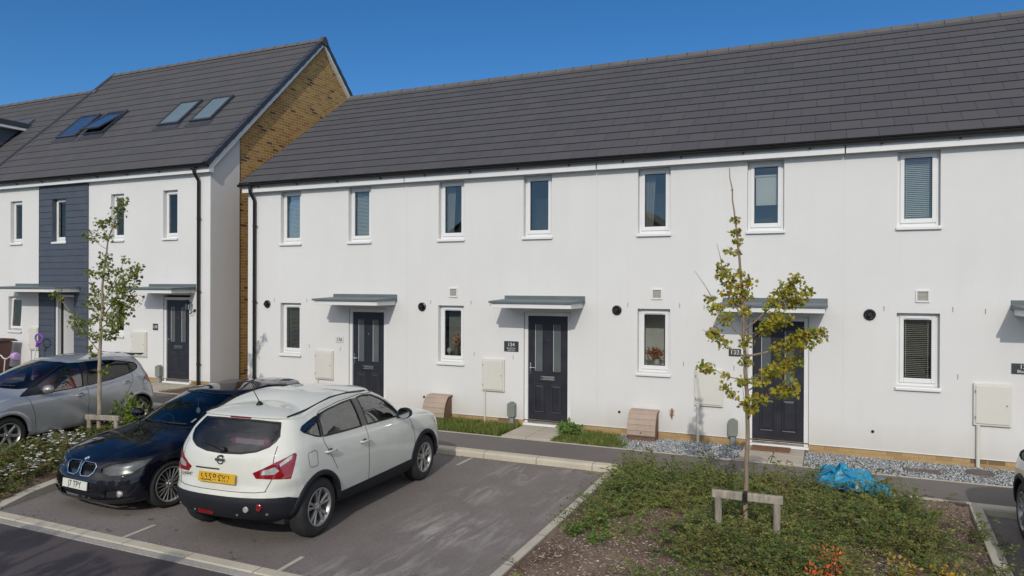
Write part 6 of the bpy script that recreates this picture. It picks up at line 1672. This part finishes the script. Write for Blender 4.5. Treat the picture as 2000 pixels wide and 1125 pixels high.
# bark chips on the soil
def chips(n, box, zf, dens, L, seed):
    rg = np.random.default_rng(seed); P = []
    while len(P) < n:
        x, y = rg.uniform(box[0],box[1]), rg.uniform(box[2],box[3])
        if rg.random() < dens(x, y): P.append((x, y, zf(x, y)+.006))
    P = np.array(P); D = unit(np.stack([rg.normal(0,1,n),rg.normal(0,1,n),rg.normal(0,.25,n)],1)); N = unit(rg.normal(0,.4,(n,3))+np.array([.05,-.5,.9])); N = unit(N-D*np.sum(N*D,1,keepdims=True))
    return quads_from(P, D, N, rg.uniform(L*.5,L*1.6,n), rg.uniform(L*.15,L*.45,n))
V, F = chips(15000, (-2.78,1.55,-6.6,-2.2), lambda x, y: .03+rbed(x, y), lambda x, y: 1-.8*bed_density(x, y) if x < np.interp(y,[-7.2,-2.2],[1.36,1.55]) else 0, .032, 14)
stuff('bark_mulch', np_mesh('bark_mulch', V, F), MAT['mulch'], 'brown bark chips scattered over the bare soil of the front bed', 'bark mulch')

# left bed: low roses with white flowers
LB = BVHTree.FromPolygons([Vector(v) for v in LBED.v], LBED.f)
def lz(x, y):
    r = LB.ray_cast(Vector((x, y, 2)), Vector((0,0,-1)))[0]; return r.z if r else -9
def lden(x, y):
    if lz(x, y) < -1 or lz(x+.12, y) < -1 or lz(x-.06, y) < -1: return 0
    return min(1, max(.0, .75+.7*nz(x, y, 1.7, 12)-.0))*(1 if y < -4.1 else .55)
(V, F), S = sprays(1900, (lden, (-12.1,-9.5,-7.2,-2.3)), lz, (.05,.19), (.10,.30), .034, 17, 24, .6)
stuff('ground_cover', np_mesh('ground_cover', V, F), MAT['rose'], 'low rambling rose foliage filling the bed between the silver and the dark car', 'ground cover')
rg = np.random.default_rng(41); Pf = []
while len(Pf) < 120:
    x, y = rg.uniform(-11.9,-9.6), rg.uniform(-7.2,-3.5)
    if rg.random() < lden(x, y)*(.4+.9*(nz(x, y, 2.4, 31) > .05)): 
        z = lz(x, y)+rg.uniform(.08,.19)
        for k in range(rg.integers(3,9)): Pf.append((x+rg.normal(0,.045), y+rg.normal(0,.045), z+rg.normal(0,.02)))
        if len(Pf) > 560: break
    if len(Pf) >= 120 and len(Pf) < 560: Pf_len = len(Pf)
def flowers(P, r, seed, npet=5):
    rg = np.random.default_rng(seed); P = np.repeat(np.array(P), npet, 0); n = len(P); a = np.tile(np.arange(npet)*2*pi/npet, n//npet)+np.repeat(rg.random(n//npet)*6, npet)
    D = unit(np.stack([np.cos(a),np.sin(a),np.full(n,.35)],1)+rg.normal(0,.15,(n,3))); N = unit(np.stack([-np.cos(a)*.3,-np.sin(a)*.3-.2,np.ones(n)],1)); N = unit(N-D*np.sum(N*D,1,keepdims=True)); L = rg.uniform(r*.8,r*1.2,n)
    return quads_from(P, D, N, L, L*.95)
tries = 0
while len(Pf) < 520 and tries < 20000:
    tries += 1; x, y = rg.uniform(-11.9,-9.6), rg.uniform(-7.2,-3.5)
    if rg.random() < lden(x, y)*(.25+.9*(nz(x, y, 2.4, 31) > .05)):
        z = lz(x, y)+rg.uniform(.08,.19)
        for k in range(rg.integers(3,9)): Pf.append((x+rg.normal(0,.045), y+rg.normal(0,.045), z+rg.normal(0,.02)))
V, F = flowers(Pf, .030, 3)
stuff('white_flowers', np_mesh('white_flowers', V, F), MAT['petal'], 'clusters of small white flowers over the bed beside the dark car', 'flowers')

def bush(name, label, c, r, h, n, leaf, mat, seed, cat='shrub', group=None):
    rg = np.random.default_rng(seed); t = thing(name, label, cat, c, 0, group)
    st = MB()
    for k in range(9):
        a = rg.random()*6.28; e = (c[0]+r*.7*cos(a), c[1]+r*.7*sin(a), c[2]+h*rg.uniform(.5,.95)); st.tube([c, (c[0]+r*.25*cos(a), c[1]+r*.25*sin(a), c[2]+h*.5), e], [.008,.006,.003], 5)
    part('stems', st, MAT['stem'], t)
    cl = unit(rg.normal(0,1,(14,3)))*rg.random((14,1))**.4*np.array([r,r,h*.5])+np.array([0,0,h*.55])
    P = cl[rg.integers(0,14,n)]+rg.normal(0,1,(n,3))*np.array([r,r,h])*.17; P[:,2] = np.maximum(P[:,2], .01)
    D = unit(rg.normal(0,1,(n,3))+unit(P-np.array([0,0,h*.4]))*.8); N = unit(rg.normal(0,.5,(n,3))+np.array([.1,-.7,.8])); N = unit(N-D*np.sum(N*D,1,keepdims=True)); L = rg.uniform(leaf*.6,leaf*1.3,n)
    V, F = quads_from(P, D, N, L, L*.6); me = np_mesh('foliage', V, F); me.materials.append(mat); o = bpy.data.objects.new('foliage', me); COL.objects.link(o); o.parent = t
    return t
bush('garden_shrub', 'bright green rounded bush behind the short timber rail by the silver car', (-11.22,-3.95,.15), .26, .55, 900, .07, MAT['bright'], 6)
bush('weed_clump', 'leafy green dock weed at the right foot of door 134', (-4.22,-.36,.09), .24, .18, 230, .10, MAT['weed'], 7, 'weed')
bush('flowering_plant', 'orange-red leaved plant at the front of the bed near the bottom of the photo', (-.02,-5.64,.10), .17, .29, 300, .034, MAT['orange'], 12, 'plant')
for k, (x, y, s) in enumerate(((.62,-5.15,.16),(.95,-5.0,.14),(1.10,-5.18,.12))):
    bush('yellow_plant', ('yellow leaved seedling left of two in the bare bark at lower right','yellow leaved seedling between two others at lower right','yellow leaved seedling nearest the right-hand edging strip')[k], (x,y,.09), s, s*1.1, 90, .04, MAT['yellow'], 60+k, 'plant', 'yellow seedlings at lower right')
for k, (x, y, s) in enumerate(((-2.30,-4.95,.13),(-2.52,-5.25,.11),(-2.22,-5.45,.10))):
    bush('weed_clump', ('small green weed in the bark by the left edging, farthest of three','small green weed in the bark nearest the left edging','small green weed in the bark nearest the bottom of the photo')[k], (x,y,.06), s, s*1.3, 110, .05, MAT['weed'], 70+k, 'weed', 'small weeds in the bark')

# grass beside the path
def grass(box, n, h, seed, dens):
    rg = np.random.default_rng(seed); P = []
    while len(P) < n:
        x, y = rg.uniform(box[0],box[1]), rg.uniform(box[2],box[3])
        if rg.random() < dens(x, y): P.append((x, y, .085+G(x)))
    P = np.array(P); D = unit(np.stack([rg.normal(0,.45,n),rg.normal(0,.45,n),np.ones(n)],1)); N = unit(rg.normal(0,1,(n,3))); N = unit(N-D*np.sum(N*D,1,keepdims=True)); H = rg.uniform(h*.35,h,n)*np.array([.55+.6*abs(nz(p[0],p[1],3,1)) for p in P])
    return quads_from(P, D, N, H, rg.uniform(.007,.014,n))
def gd1(x, y): return 1 if (-7.6 < x < -5.40 and y < -.02) else 0
def gd2(x, y): return max(0, 1-max(0, (x+3.75+y*.55)/.35)) if -4.40 < x < -3.1 else 0
V1, F1 = grass((-7.6,-5.40,-1.04,-.01), 9500, .23, 3, lambda x, y: gd1(x,y)*(.4+.6*(nz(x,y,2.5,8) > -.25)))
V2, F2 = grass((-4.42,-3.1,-1.06,-.05), 4200, .16, 4, lambda x, y: gd2(x,y)*(.25+.75*(nz(x,y,2.5,8) > -.2)))
V3, F3 = grass((-15.9,-13.9,-1.04,-.05), 900, .12, 5, lambda x, y: .5)
V4, F4 = grass((-5.52,-5.40,-1.0,-.05), 300, .13, 6, lambda x, y: 1)
V = np.concatenate([V1,V2,V3,V4]); F = np.concatenate([F1, F2+len(V1), F3+len(V1)+len(V2), F4+len(V1)+len(V2)+len(V3)])
stuff('grass', np_mesh('grass', V, F), MAT['grass'], 'rough grass between the path and the house walls', 'grass')

# gravel: every stone a small faceted pebble
def gravel(areas, seed):
    rg = np.random.default_rng(seed); C = []
    for (x0,x1,y0,y1,n,f) in areas:
        k = 0
        while k < n:
            x, y = rg.uniform(x0,x1), rg.uniform(y0,y1)
            if f and rg.random() > f(x, y): continue
            C.append((x, y, .098+rg.uniform(-.004,.016))); k += 1
    C = np.array(C); n = len(C); base = np.array([(1,0,0),(-1,0,0),(0,1,0),(0,-1,0),(0,0,1),(0,0,-1)],float)
    V = base[None]*rg.uniform(.55,1.1,(n,6,1))*rg.uniform(.009,.021,(n,1,1))+rg.normal(0,.003,(n,6,3))
    a = rg.random(n)*6.28; ca, sa = np.cos(a), np.sin(a); x = V[:,:,0]*ca[:,None]-V[:,:,1]*sa[:,None]; y = V[:,:,0]*sa[:,None]+V[:,:,1]*ca[:,None]
    V = np.stack([x,y,V[:,:,2]*.75],2)+C[:,None,:]
    T = np.array([(0,2,4),(2,1,4),(1,3,4),(3,0,4),(2,0,5),(1,2,5),(3,1,5),(0,3,5)])
    F = (T[None]+np.arange(n)[:,None,None]*6).reshape(-1,3)
    return V.reshape(-1,3), F
V, F = gravel([(-4.1,-1.30,-1.04,-.02,6800,lambda x, y: min(1,max(0,(x+3.65+y*.5)/.25))),(-.33,2.84,-1.04,-.02,8600,None),(3.86,5.5,-1.04,-.02,2500,None),(-1.3,-.33,-.03,.0,20,None)], 8)
stuff('gravel', np_mesh('gravel', V, F), MAT['gravel'], 'blue-grey and white gravel along the foot of the house walls', 'gravel')
def fallen(n, seed):
    rg = np.random.default_rng(seed); P = []
    while len(P) < n:
        u = rg.random()
        if u < .45: x, y, z = rg.uniform(-8,-3), -2.29-abs(rg.normal(0,.06)), .012
        elif u < .6: x, y, z = rg.uniform(-9,-3), rg.uniform(-7.15,-2.4), .012
        elif u < .8: x, y, z = rg.uniform(-9.4,-3), -7.17+abs(rg.normal(0,.05)), .012
        else: x, y, z = rg.uniform(-3.2,-2.95), rg.uniform(-3.4,-2.3), .012
        P.append((x, y, z))
    P = np.array(P); D = unit(np.stack([rg.normal(0,1,n),rg.normal(0,1,n),rg.normal(0,.2,n)],1)); N = unit(rg.normal(0,.3,(n,3))+np.array([0,0,1])); N = unit(N-D*np.sum(N*D,1,keepdims=True))
    return quads_from(P, D, N, rg.uniform(.012,.035,n), rg.uniform(.008,.02,n))
V, F = fallen(420, 2); stuff('fallen_leaves', np_mesh('fallen_leaves', V, F), MAT['mulch'], 'dry leaf litter gathered along the kerbs of the parking bays', 'leaf litter')

# ------------------------------------------------------------------ small things
def gas_box(x, y, label):
    t = thing('gas_meter_box', label, 'meter box', (x, y, .09), 0, 'tan sloping meter boxes at the wall'); w = .25
    b = MB(); b.prism([(y-.205,.08),(y-.20,.22),(y-.16,.36),(y+.02,.57),(y+.12,.58),(y+.12,.08)], 'x', x-w+.012, x+w-.012); part('box', b, MAT['tan2'], t, bevel=.02)
    l = MB(); out = [(y-.235,.205),(y-.230,.29),(y-.205,.39),(y-.165,.48),(y-.10,.565),(y-.05,.60),(y+.13,.615)]; th = .022
    inn = [(p[0]+th*.9, p[1]-th) for p in out]
    l.prism(out+inn[::-1], 'x', x-w, x+w)
    for i in (1, 2, 3, 4):
        p = out[i]; l.prism([(p[0]-.007,p[1]-.006),(p[0]-.006,p[1]+.008),(p[0]+.01,p[1]+.004),(p[0]+.01,p[1]-.01)], 'x', x-w+.004, x+w-.004)
    lo = part('lid', l, MAT['tan'], t, bevel=.006)
    k = MB(); k.lathe([(0,-.008),(.012,-.008),(.016,.004)], (x, y-.232, .25), 'y', 10); part('catch', k, MAT['tan2'], lo, recalc=False)
    p = MB(); p.tube([(x-w-.045,y+.10,.08),(x-w-.045,y+.10,.44),(x-w-.03,y+.10,.46),(x-w+.02,y+.10,.46)], .014, 8); part('pipe', p, MAT['black'], t, smooth=60)
gas_box(-2.98, -.145, 'tan sloping meter box standing in the gravel below the window of 132')
gas_box(-7.16, -.145, 'tan sloping meter box in the grass, half hidden behind the front of the white car')

def cable_box(x, zo, label):
    t = thing('cable_box', label, 'utility box', (x, -.02, .1+zo), 0, 'grey cable boxes beside the doors')
    b = MB(); y0, y1 = -.115, -.002; prof = [(x-.078,.30+zo),(x-.078,.52+zo),(x-.062,.545+zo),(x+.062,.545+zo),(x+.078,.52+zo),(x+.078,.30+zo),(x+.05,.27+zo),(x-.05,.27+zo)]
    b.prism(prof, 'y', y0, y1); b.box(x-.035, x+.035, -.10, -.01, .545+zo, .565+zo); part('cover', b, MAT['greygreen'], t, bevel=.012)
    p = MB(); p.box(x-.038, x+.038, -.085, -.005, .08+zo, .272+zo); part('post', p, MAT['bluegrey'], t, bevel=.01)
cable_box(-5.585, 0, 'grey-green cable box on a short post left of door 134')
cable_box(-1.475, 0, 'grey-green cable box on a short post left of door 132, behind the tree trunk')
cable_box(-15.18, .243, 'grey-green cable box left of door 138, behind the tail of the silver car')

mb = MB(); nx, ny = 24, 10
MAT['mat'] = pm('coir', (.20,.10,.05), .95, ns=30, amt=.4, bs=160, bstr=.8, bdist=.01)
mb.box(-1.16, -.56, -.36, -.03, .131, .152); single('doormat', mb, MAT['mat'], 'brown coir doormat on the step of 132', 'doormat', bevel=.006)

# crumpled blue plastic sheet over the back of the front bed
def tarp():
    mb = MB(); nx, ny = 90, 60; rg = random.Random(4)
    a = Vector((-.20,-1.95)); u = Vector((1.02,-.62)); v = Vector((-.03,.78))
    for j in range(ny+1):
        for i in range(nx+1):
            s, t = i/nx, j/ny; p = Vector((s*4.2, t*2.6, 0))
            wq = Vector((mnoise.noise(p*1.3+Vector((3,1,0))), mnoise.noise(p*1.3+Vector((0,8,4)))))
            tri = lambda u_: abs((u_ % 1.0)*2-1)
            f1 = tri(.55*p.x+.35*p.y+1.1*wq.x); f2 = tri(-.6*p.x+1.0*p.y+1.3*wq.y+.3); f3 = tri(1.5*p.x+.5*p.y+1.6*wq.x*wq.y+.8*wq.y)
            edge = min(1, min(s, 1-s)/.14)*min(1, min(t, 1-t)/.16)
            q = a+u*s*(.62+.38*(1-abs(t-.45)))+v*(t-.5)*(1-.5*s)+wq*.22
            q += Vector((f2-.5, f1-.5))*.07+Vector((mnoise.noise(p*3+Vector((5,5,5))), mnoise.noise(p*3+Vector((8,2,5)))))*.03
            base = .11 if q.y > -2.15 else .10+max(0, rbed(min(1.4,max(-2.7,q.x)), min(-2.2,q.y)))
            hump = math.exp(-((s-.42)/.36)**2)*math.exp(-((t-.5)/.40)**2)
            mb.v.append((q.x, q.y, base+.03+edge*(.015+hump*(.05+.12*f1)+(.045+.08*hump)*f2+.045*f3)))
    for j in range(ny):
        for i in range(nx): k = j*(nx+1)+i; mb.f.append((k,k+1,k+nx+2,k+nx+1)); mb.m.append(0)
    t = NT('blue_plastic_sheet'); n = t.noise(5, 4); c = t.mix(t.remap(n,.35,.65), (.012,.20,.40), (.025,.30,.46))
    m = t.done(t.bsdf(c, .38, 0, t.bump(t.noise(30,4), .4, .01), spec=.5))
    single('plastic_sheet', mb, m, 'crumpled blue plastic sheet lying over the back of the front bed', 'tarpaulin', smooth=32, recalc=False)
tarp()
mb = MB(); mb.box(1.02, 1.50, -.74, -.54, .095, .122); MAT['cover_plate'] = pm('drain_cover', (.12,.095,.085), .8, ns=12, amt=.3)
dc = single('drain_cover', mb, MAT['cover_plate'], 'rectangular brown cover sunk in the gravel below the blinds window', 'drain cover', bevel=.006)
mb = MB(); mb.lathe([(0,.128),(.17,.128),(.185,.12),(.19,.09)], (2.02,-.42,0), 'z', 30); mb.lathe([(.150,.131),(.156,.131)], (2.02,-.42,0), 'z', 30)
single('drain_cover', mb, MAT['cover_plate'], 'round brown cover in the gravel beside the white pipe', 'drain cover', recalc=False)

# small ornament hanging on the wall of 132
x, z = -2.515, .56; t = thing('wall_ornament', 'small rusty lizard-like ornament hanging on the white wall of 132', 'ornament', (x,0,z))
mb = MB(); mb.tube([(x,-.012,z+.10),(x+.006,-.02,z+.04),(x-.004,-.02,z-.03),(x+.004,-.012,z-.10)], [.010,.024,.020,.004], 8); MAT['rust'] = pm('rusty_metal', (.30,.12,.035), .6, ns=25, amt=.4); part('body', mb, MAT['rust'], t, smooth=60)
for sx in (-1, 1):
    for dz in (.04, -.03):
        mb = MB(); mb.tube([(x,-.014,z+dz),(x+sx*.035,-.014,z+dz+.012),(x+sx*.042,-.010,z+dz+.035)], [.008,.006,.003], 6); part('leg', mb, MAT['bluegrey'], t)

def vase(x, z, y, label, vcol, fstops, seed, r=.13, h=.20, n=160, bunch=(.0,.30,.12)):
    rg = np.random.default_rng(seed); t = thing('vase', label, 'vase', (x,y,z))
    b = MB(); b.lathe([(0,z),(.045,z),(.060,z+h*.35),(.055,z+h*.7),(.035,z+h*.9),(.042,z+h)], (x,y,0), 'z', 18); part('pot', b, pm('vase_'+str(seed), vcol, .4), t, smooth=60, recalc=False)
    P = unit(rg.normal(0,1,(n,3)))*rg.random((n,1))**.5*np.array([r,.07,bunch[2]])+np.array([bunch[0],0,bunch[1]]); D = unit(rg.normal(0,1,(n,3))+P*4); N = unit(rg.normal(0,1,(n,3))+np.array([0,-1,.3])); N = unit(N-D*np.sum(N*D,1,keepdims=True))
    V, F = quads_from(P, D, N, rg.uniform(.05,.09,n), rg.uniform(.02,.04,n)); me = np_mesh('dried_flowers', V, F); me.materials.append(m_leaf('dried_'+str(seed), fstops, .7, .2)); o = bpy.data.objects.new('dried_flowers', me); COL.objects.link(o); o.parent = t
vase(-2.83, 1.33, .20, 'white jug of orange and brown dried leaves in the window of 132', (.62,.60,.56), [(0,(.50,.13,.05)),(.5,(.65,.25,.08)),(1,(.40,.26,.20))], 51, .16, .17, 200, (-.03,.25,.10))
vase(-6.93, 1.33, .185, 'brown bottle of pale orange dried flowers in the window of 134', (.16,.12,.03), [(0,(.75,.40,.20)),(.6,(.80,.50,.30)),(1,(.65,.30,.12))], 52, .08, .25, 120, (.0,.36,.12))
vase(-16.66, 1.57, .21, 'bright orange flowers in the ground floor window of 138', (.2,.2,.2), [(0,(.60,.12,.03)),(1,(.70,.30,.04))], 53, .13, .22, 130, (.0,.42,.10))
mb = MB(); mb.lathe([(.0,1.36),(.035,1.362),(.012,1.38),(.012,1.42),(.050,1.45),(.054,1.49),(.03,1.53),(0,1.54)], (-7.10,.19,0), 'z', 18); single('glass_ornament', mb, MAT['blind'], 'small round pale ornament low in the window of 134', 'ornament', smooth=60, recalc=False)

# things by the far left door
MAT['bin'] = pm('brown_bin', (.115,.062,.05), .55, ns=5, amt=.15); MAT['purple'] = pm('purple_plastic', (.22,.07,.45), .4); MAT['lilac'] = pm('lilac_plastic', (.48,.30,.58), .45); MAT['redp'] = pm('red_plastic', (.50,.02,.03), .35); MAT['whitep'] = pm('white_tube', (.65,.63,.66), .4)
bx, by, bz = -20.88, -.55, .34
t = thing('wheelie_bin', 'brown wheelie bin by the house wall at the left edge', 'wheelie bin', (bx,by,bz))
b = MB()
lo4 = [(bx-.22,by-.24),(bx+.22,by-.24),(bx+.22,by+.20),(bx-.22,by+.20)]; hi4 = [(bx-.28,by-.34),(bx+.28,by-.34),(bx+.28,by+.28),(bx-.28,by+.28)]
b.add([(*p,bz+.03) for p in lo4]+[(*p,bz+.88) for p in hi4], [(3,2,1,0),(4,5,6,7),(0,1,5,4),(1,2,6,5),(2,3,7,6),(3,0,4,7)]); part('body', b, MAT['bin'], t, bevel=.02)
b = MB(); b.prism([(by-.37,bz+.885),(by-.36,bz+.93),(by+.05,bz+.985),(by+.33,bz+.96),(by+.33,bz+.89)], 'x', bx-.30, bx+.30); part('lid', b, MAT['bin'], t, bevel=.015)
b = MB(); b.tube([(bx-.26,by+.33,bz+.93),(bx-.26,by+.40,bz+.90),(bx+.26,by+.40,bz+.90),(bx+.26,by+.33,bz+.93)], .018, 8); part('handle', b, MAT['bin'], t, smooth=60)
for s in (-1,1):
    b = MB(); b.lathe([(0,s*.0),(.10,0),(.10,.045),(0,.045)], (bx+s*.20-.022,by+.22,bz+.10), 'x', 18); part('wheel', b, MAT['black'], t, recalc=False)
px, py, pz = -19.55, -.32, .34
t = thing('push_toy', 'toy push-along stick with a purple loop handle leaning on the wall', 'toy', (px,py,pz))
b = MB(); c = Vector((-19.47,-.28,1.34)); b.tube([c+Vector((.15*cos(a)*(1+.15*sin(a)), 0, .12*sin(a))) for a in [2*pi*i/20 for i in range(21)]], .022, 8, cap=False); b.tube([(-19.50,-.28,1.24),(-19.56,-.29,1.12)], [.05,.03], 8); part('handle', b, MAT['purple'], t, smooth=60)
b = MB(); b.tube([(-19.55,-.29,1.14),(-19.68,-.34,.42)], .014, 8); part('shaft', b, MAT['whitep'], t, smooth=60)
b = MB(); b.tube([(-19.50,-.32,.40),(-19.86,-.36,.40)], .06, 10); part('base', b, MAT['purple'], t, smooth=60)
qx, qy, qz = -19.75, -.95, .34
t = thing('doll_pushchair', 'lilac and white doll pushchair frame in front of the wheelie bin', 'toy', (qx,qy,qz))
b = MB(); b.tube([(qx-.42,qy,.93),(qx-.22,qy,.92),(qx-.12,qy,.85),(qx+.02,qy,.84),(qx+.14,qy,.90),(qx+.30,qy,.90)], .016, 8); b.tube([(qx-.05,qy,.84),(qx-.10,qy,.45)], .014, 8); b.tube([(qx-.35,qy,.92),(qx-.36,qy,.45)], .012, 8); part('frame', b, MAT['whitep'], t, smooth=60)
b = MB(); b.lathe([(0,-.10),(.09,-.09),(.11,0),(.09,.09),(0,.10)], (qx+.38,qy,.92), 'x', 14); part('hood', b, MAT['lilac'], t, smooth=60, recalc=False)
for k, s in enumerate((-.38,.05)):
    b = MB(); b.lathe([(0,-.02),(.07,-.02),(.07,.02),(0,.02)], (qx+s,qy,.41), 'y', 16); part('wheel', b, MAT['purple'], t, recalc=False)
t = thing('ride_on_toy', 'red ride-on toy car behind the bonnet of the silver car', 'toy', (-20.3,-1.45,.34))
b = MB(); b.prism([(-20.75,.46),(-20.72,.62),(-20.55,.70),(-20.35,.82),(-20.05,.82),(-19.92,.66),(-19.80,.60),(-19.80,.46)], 'y', -1.68, -1.22); part('body', b, MAT['redp'], t, bevel=.04)
for xx in (-20.55,-20.0):
    for yy in (-1.70,-1.20):
        b = MB(); b.lathe([(0,-.03),(.10,-.03),(.10,.03),(0,.03)], (xx,yy,.44), 'y', 16); part('wheel', b, MAT['black'], t, recalc=False)
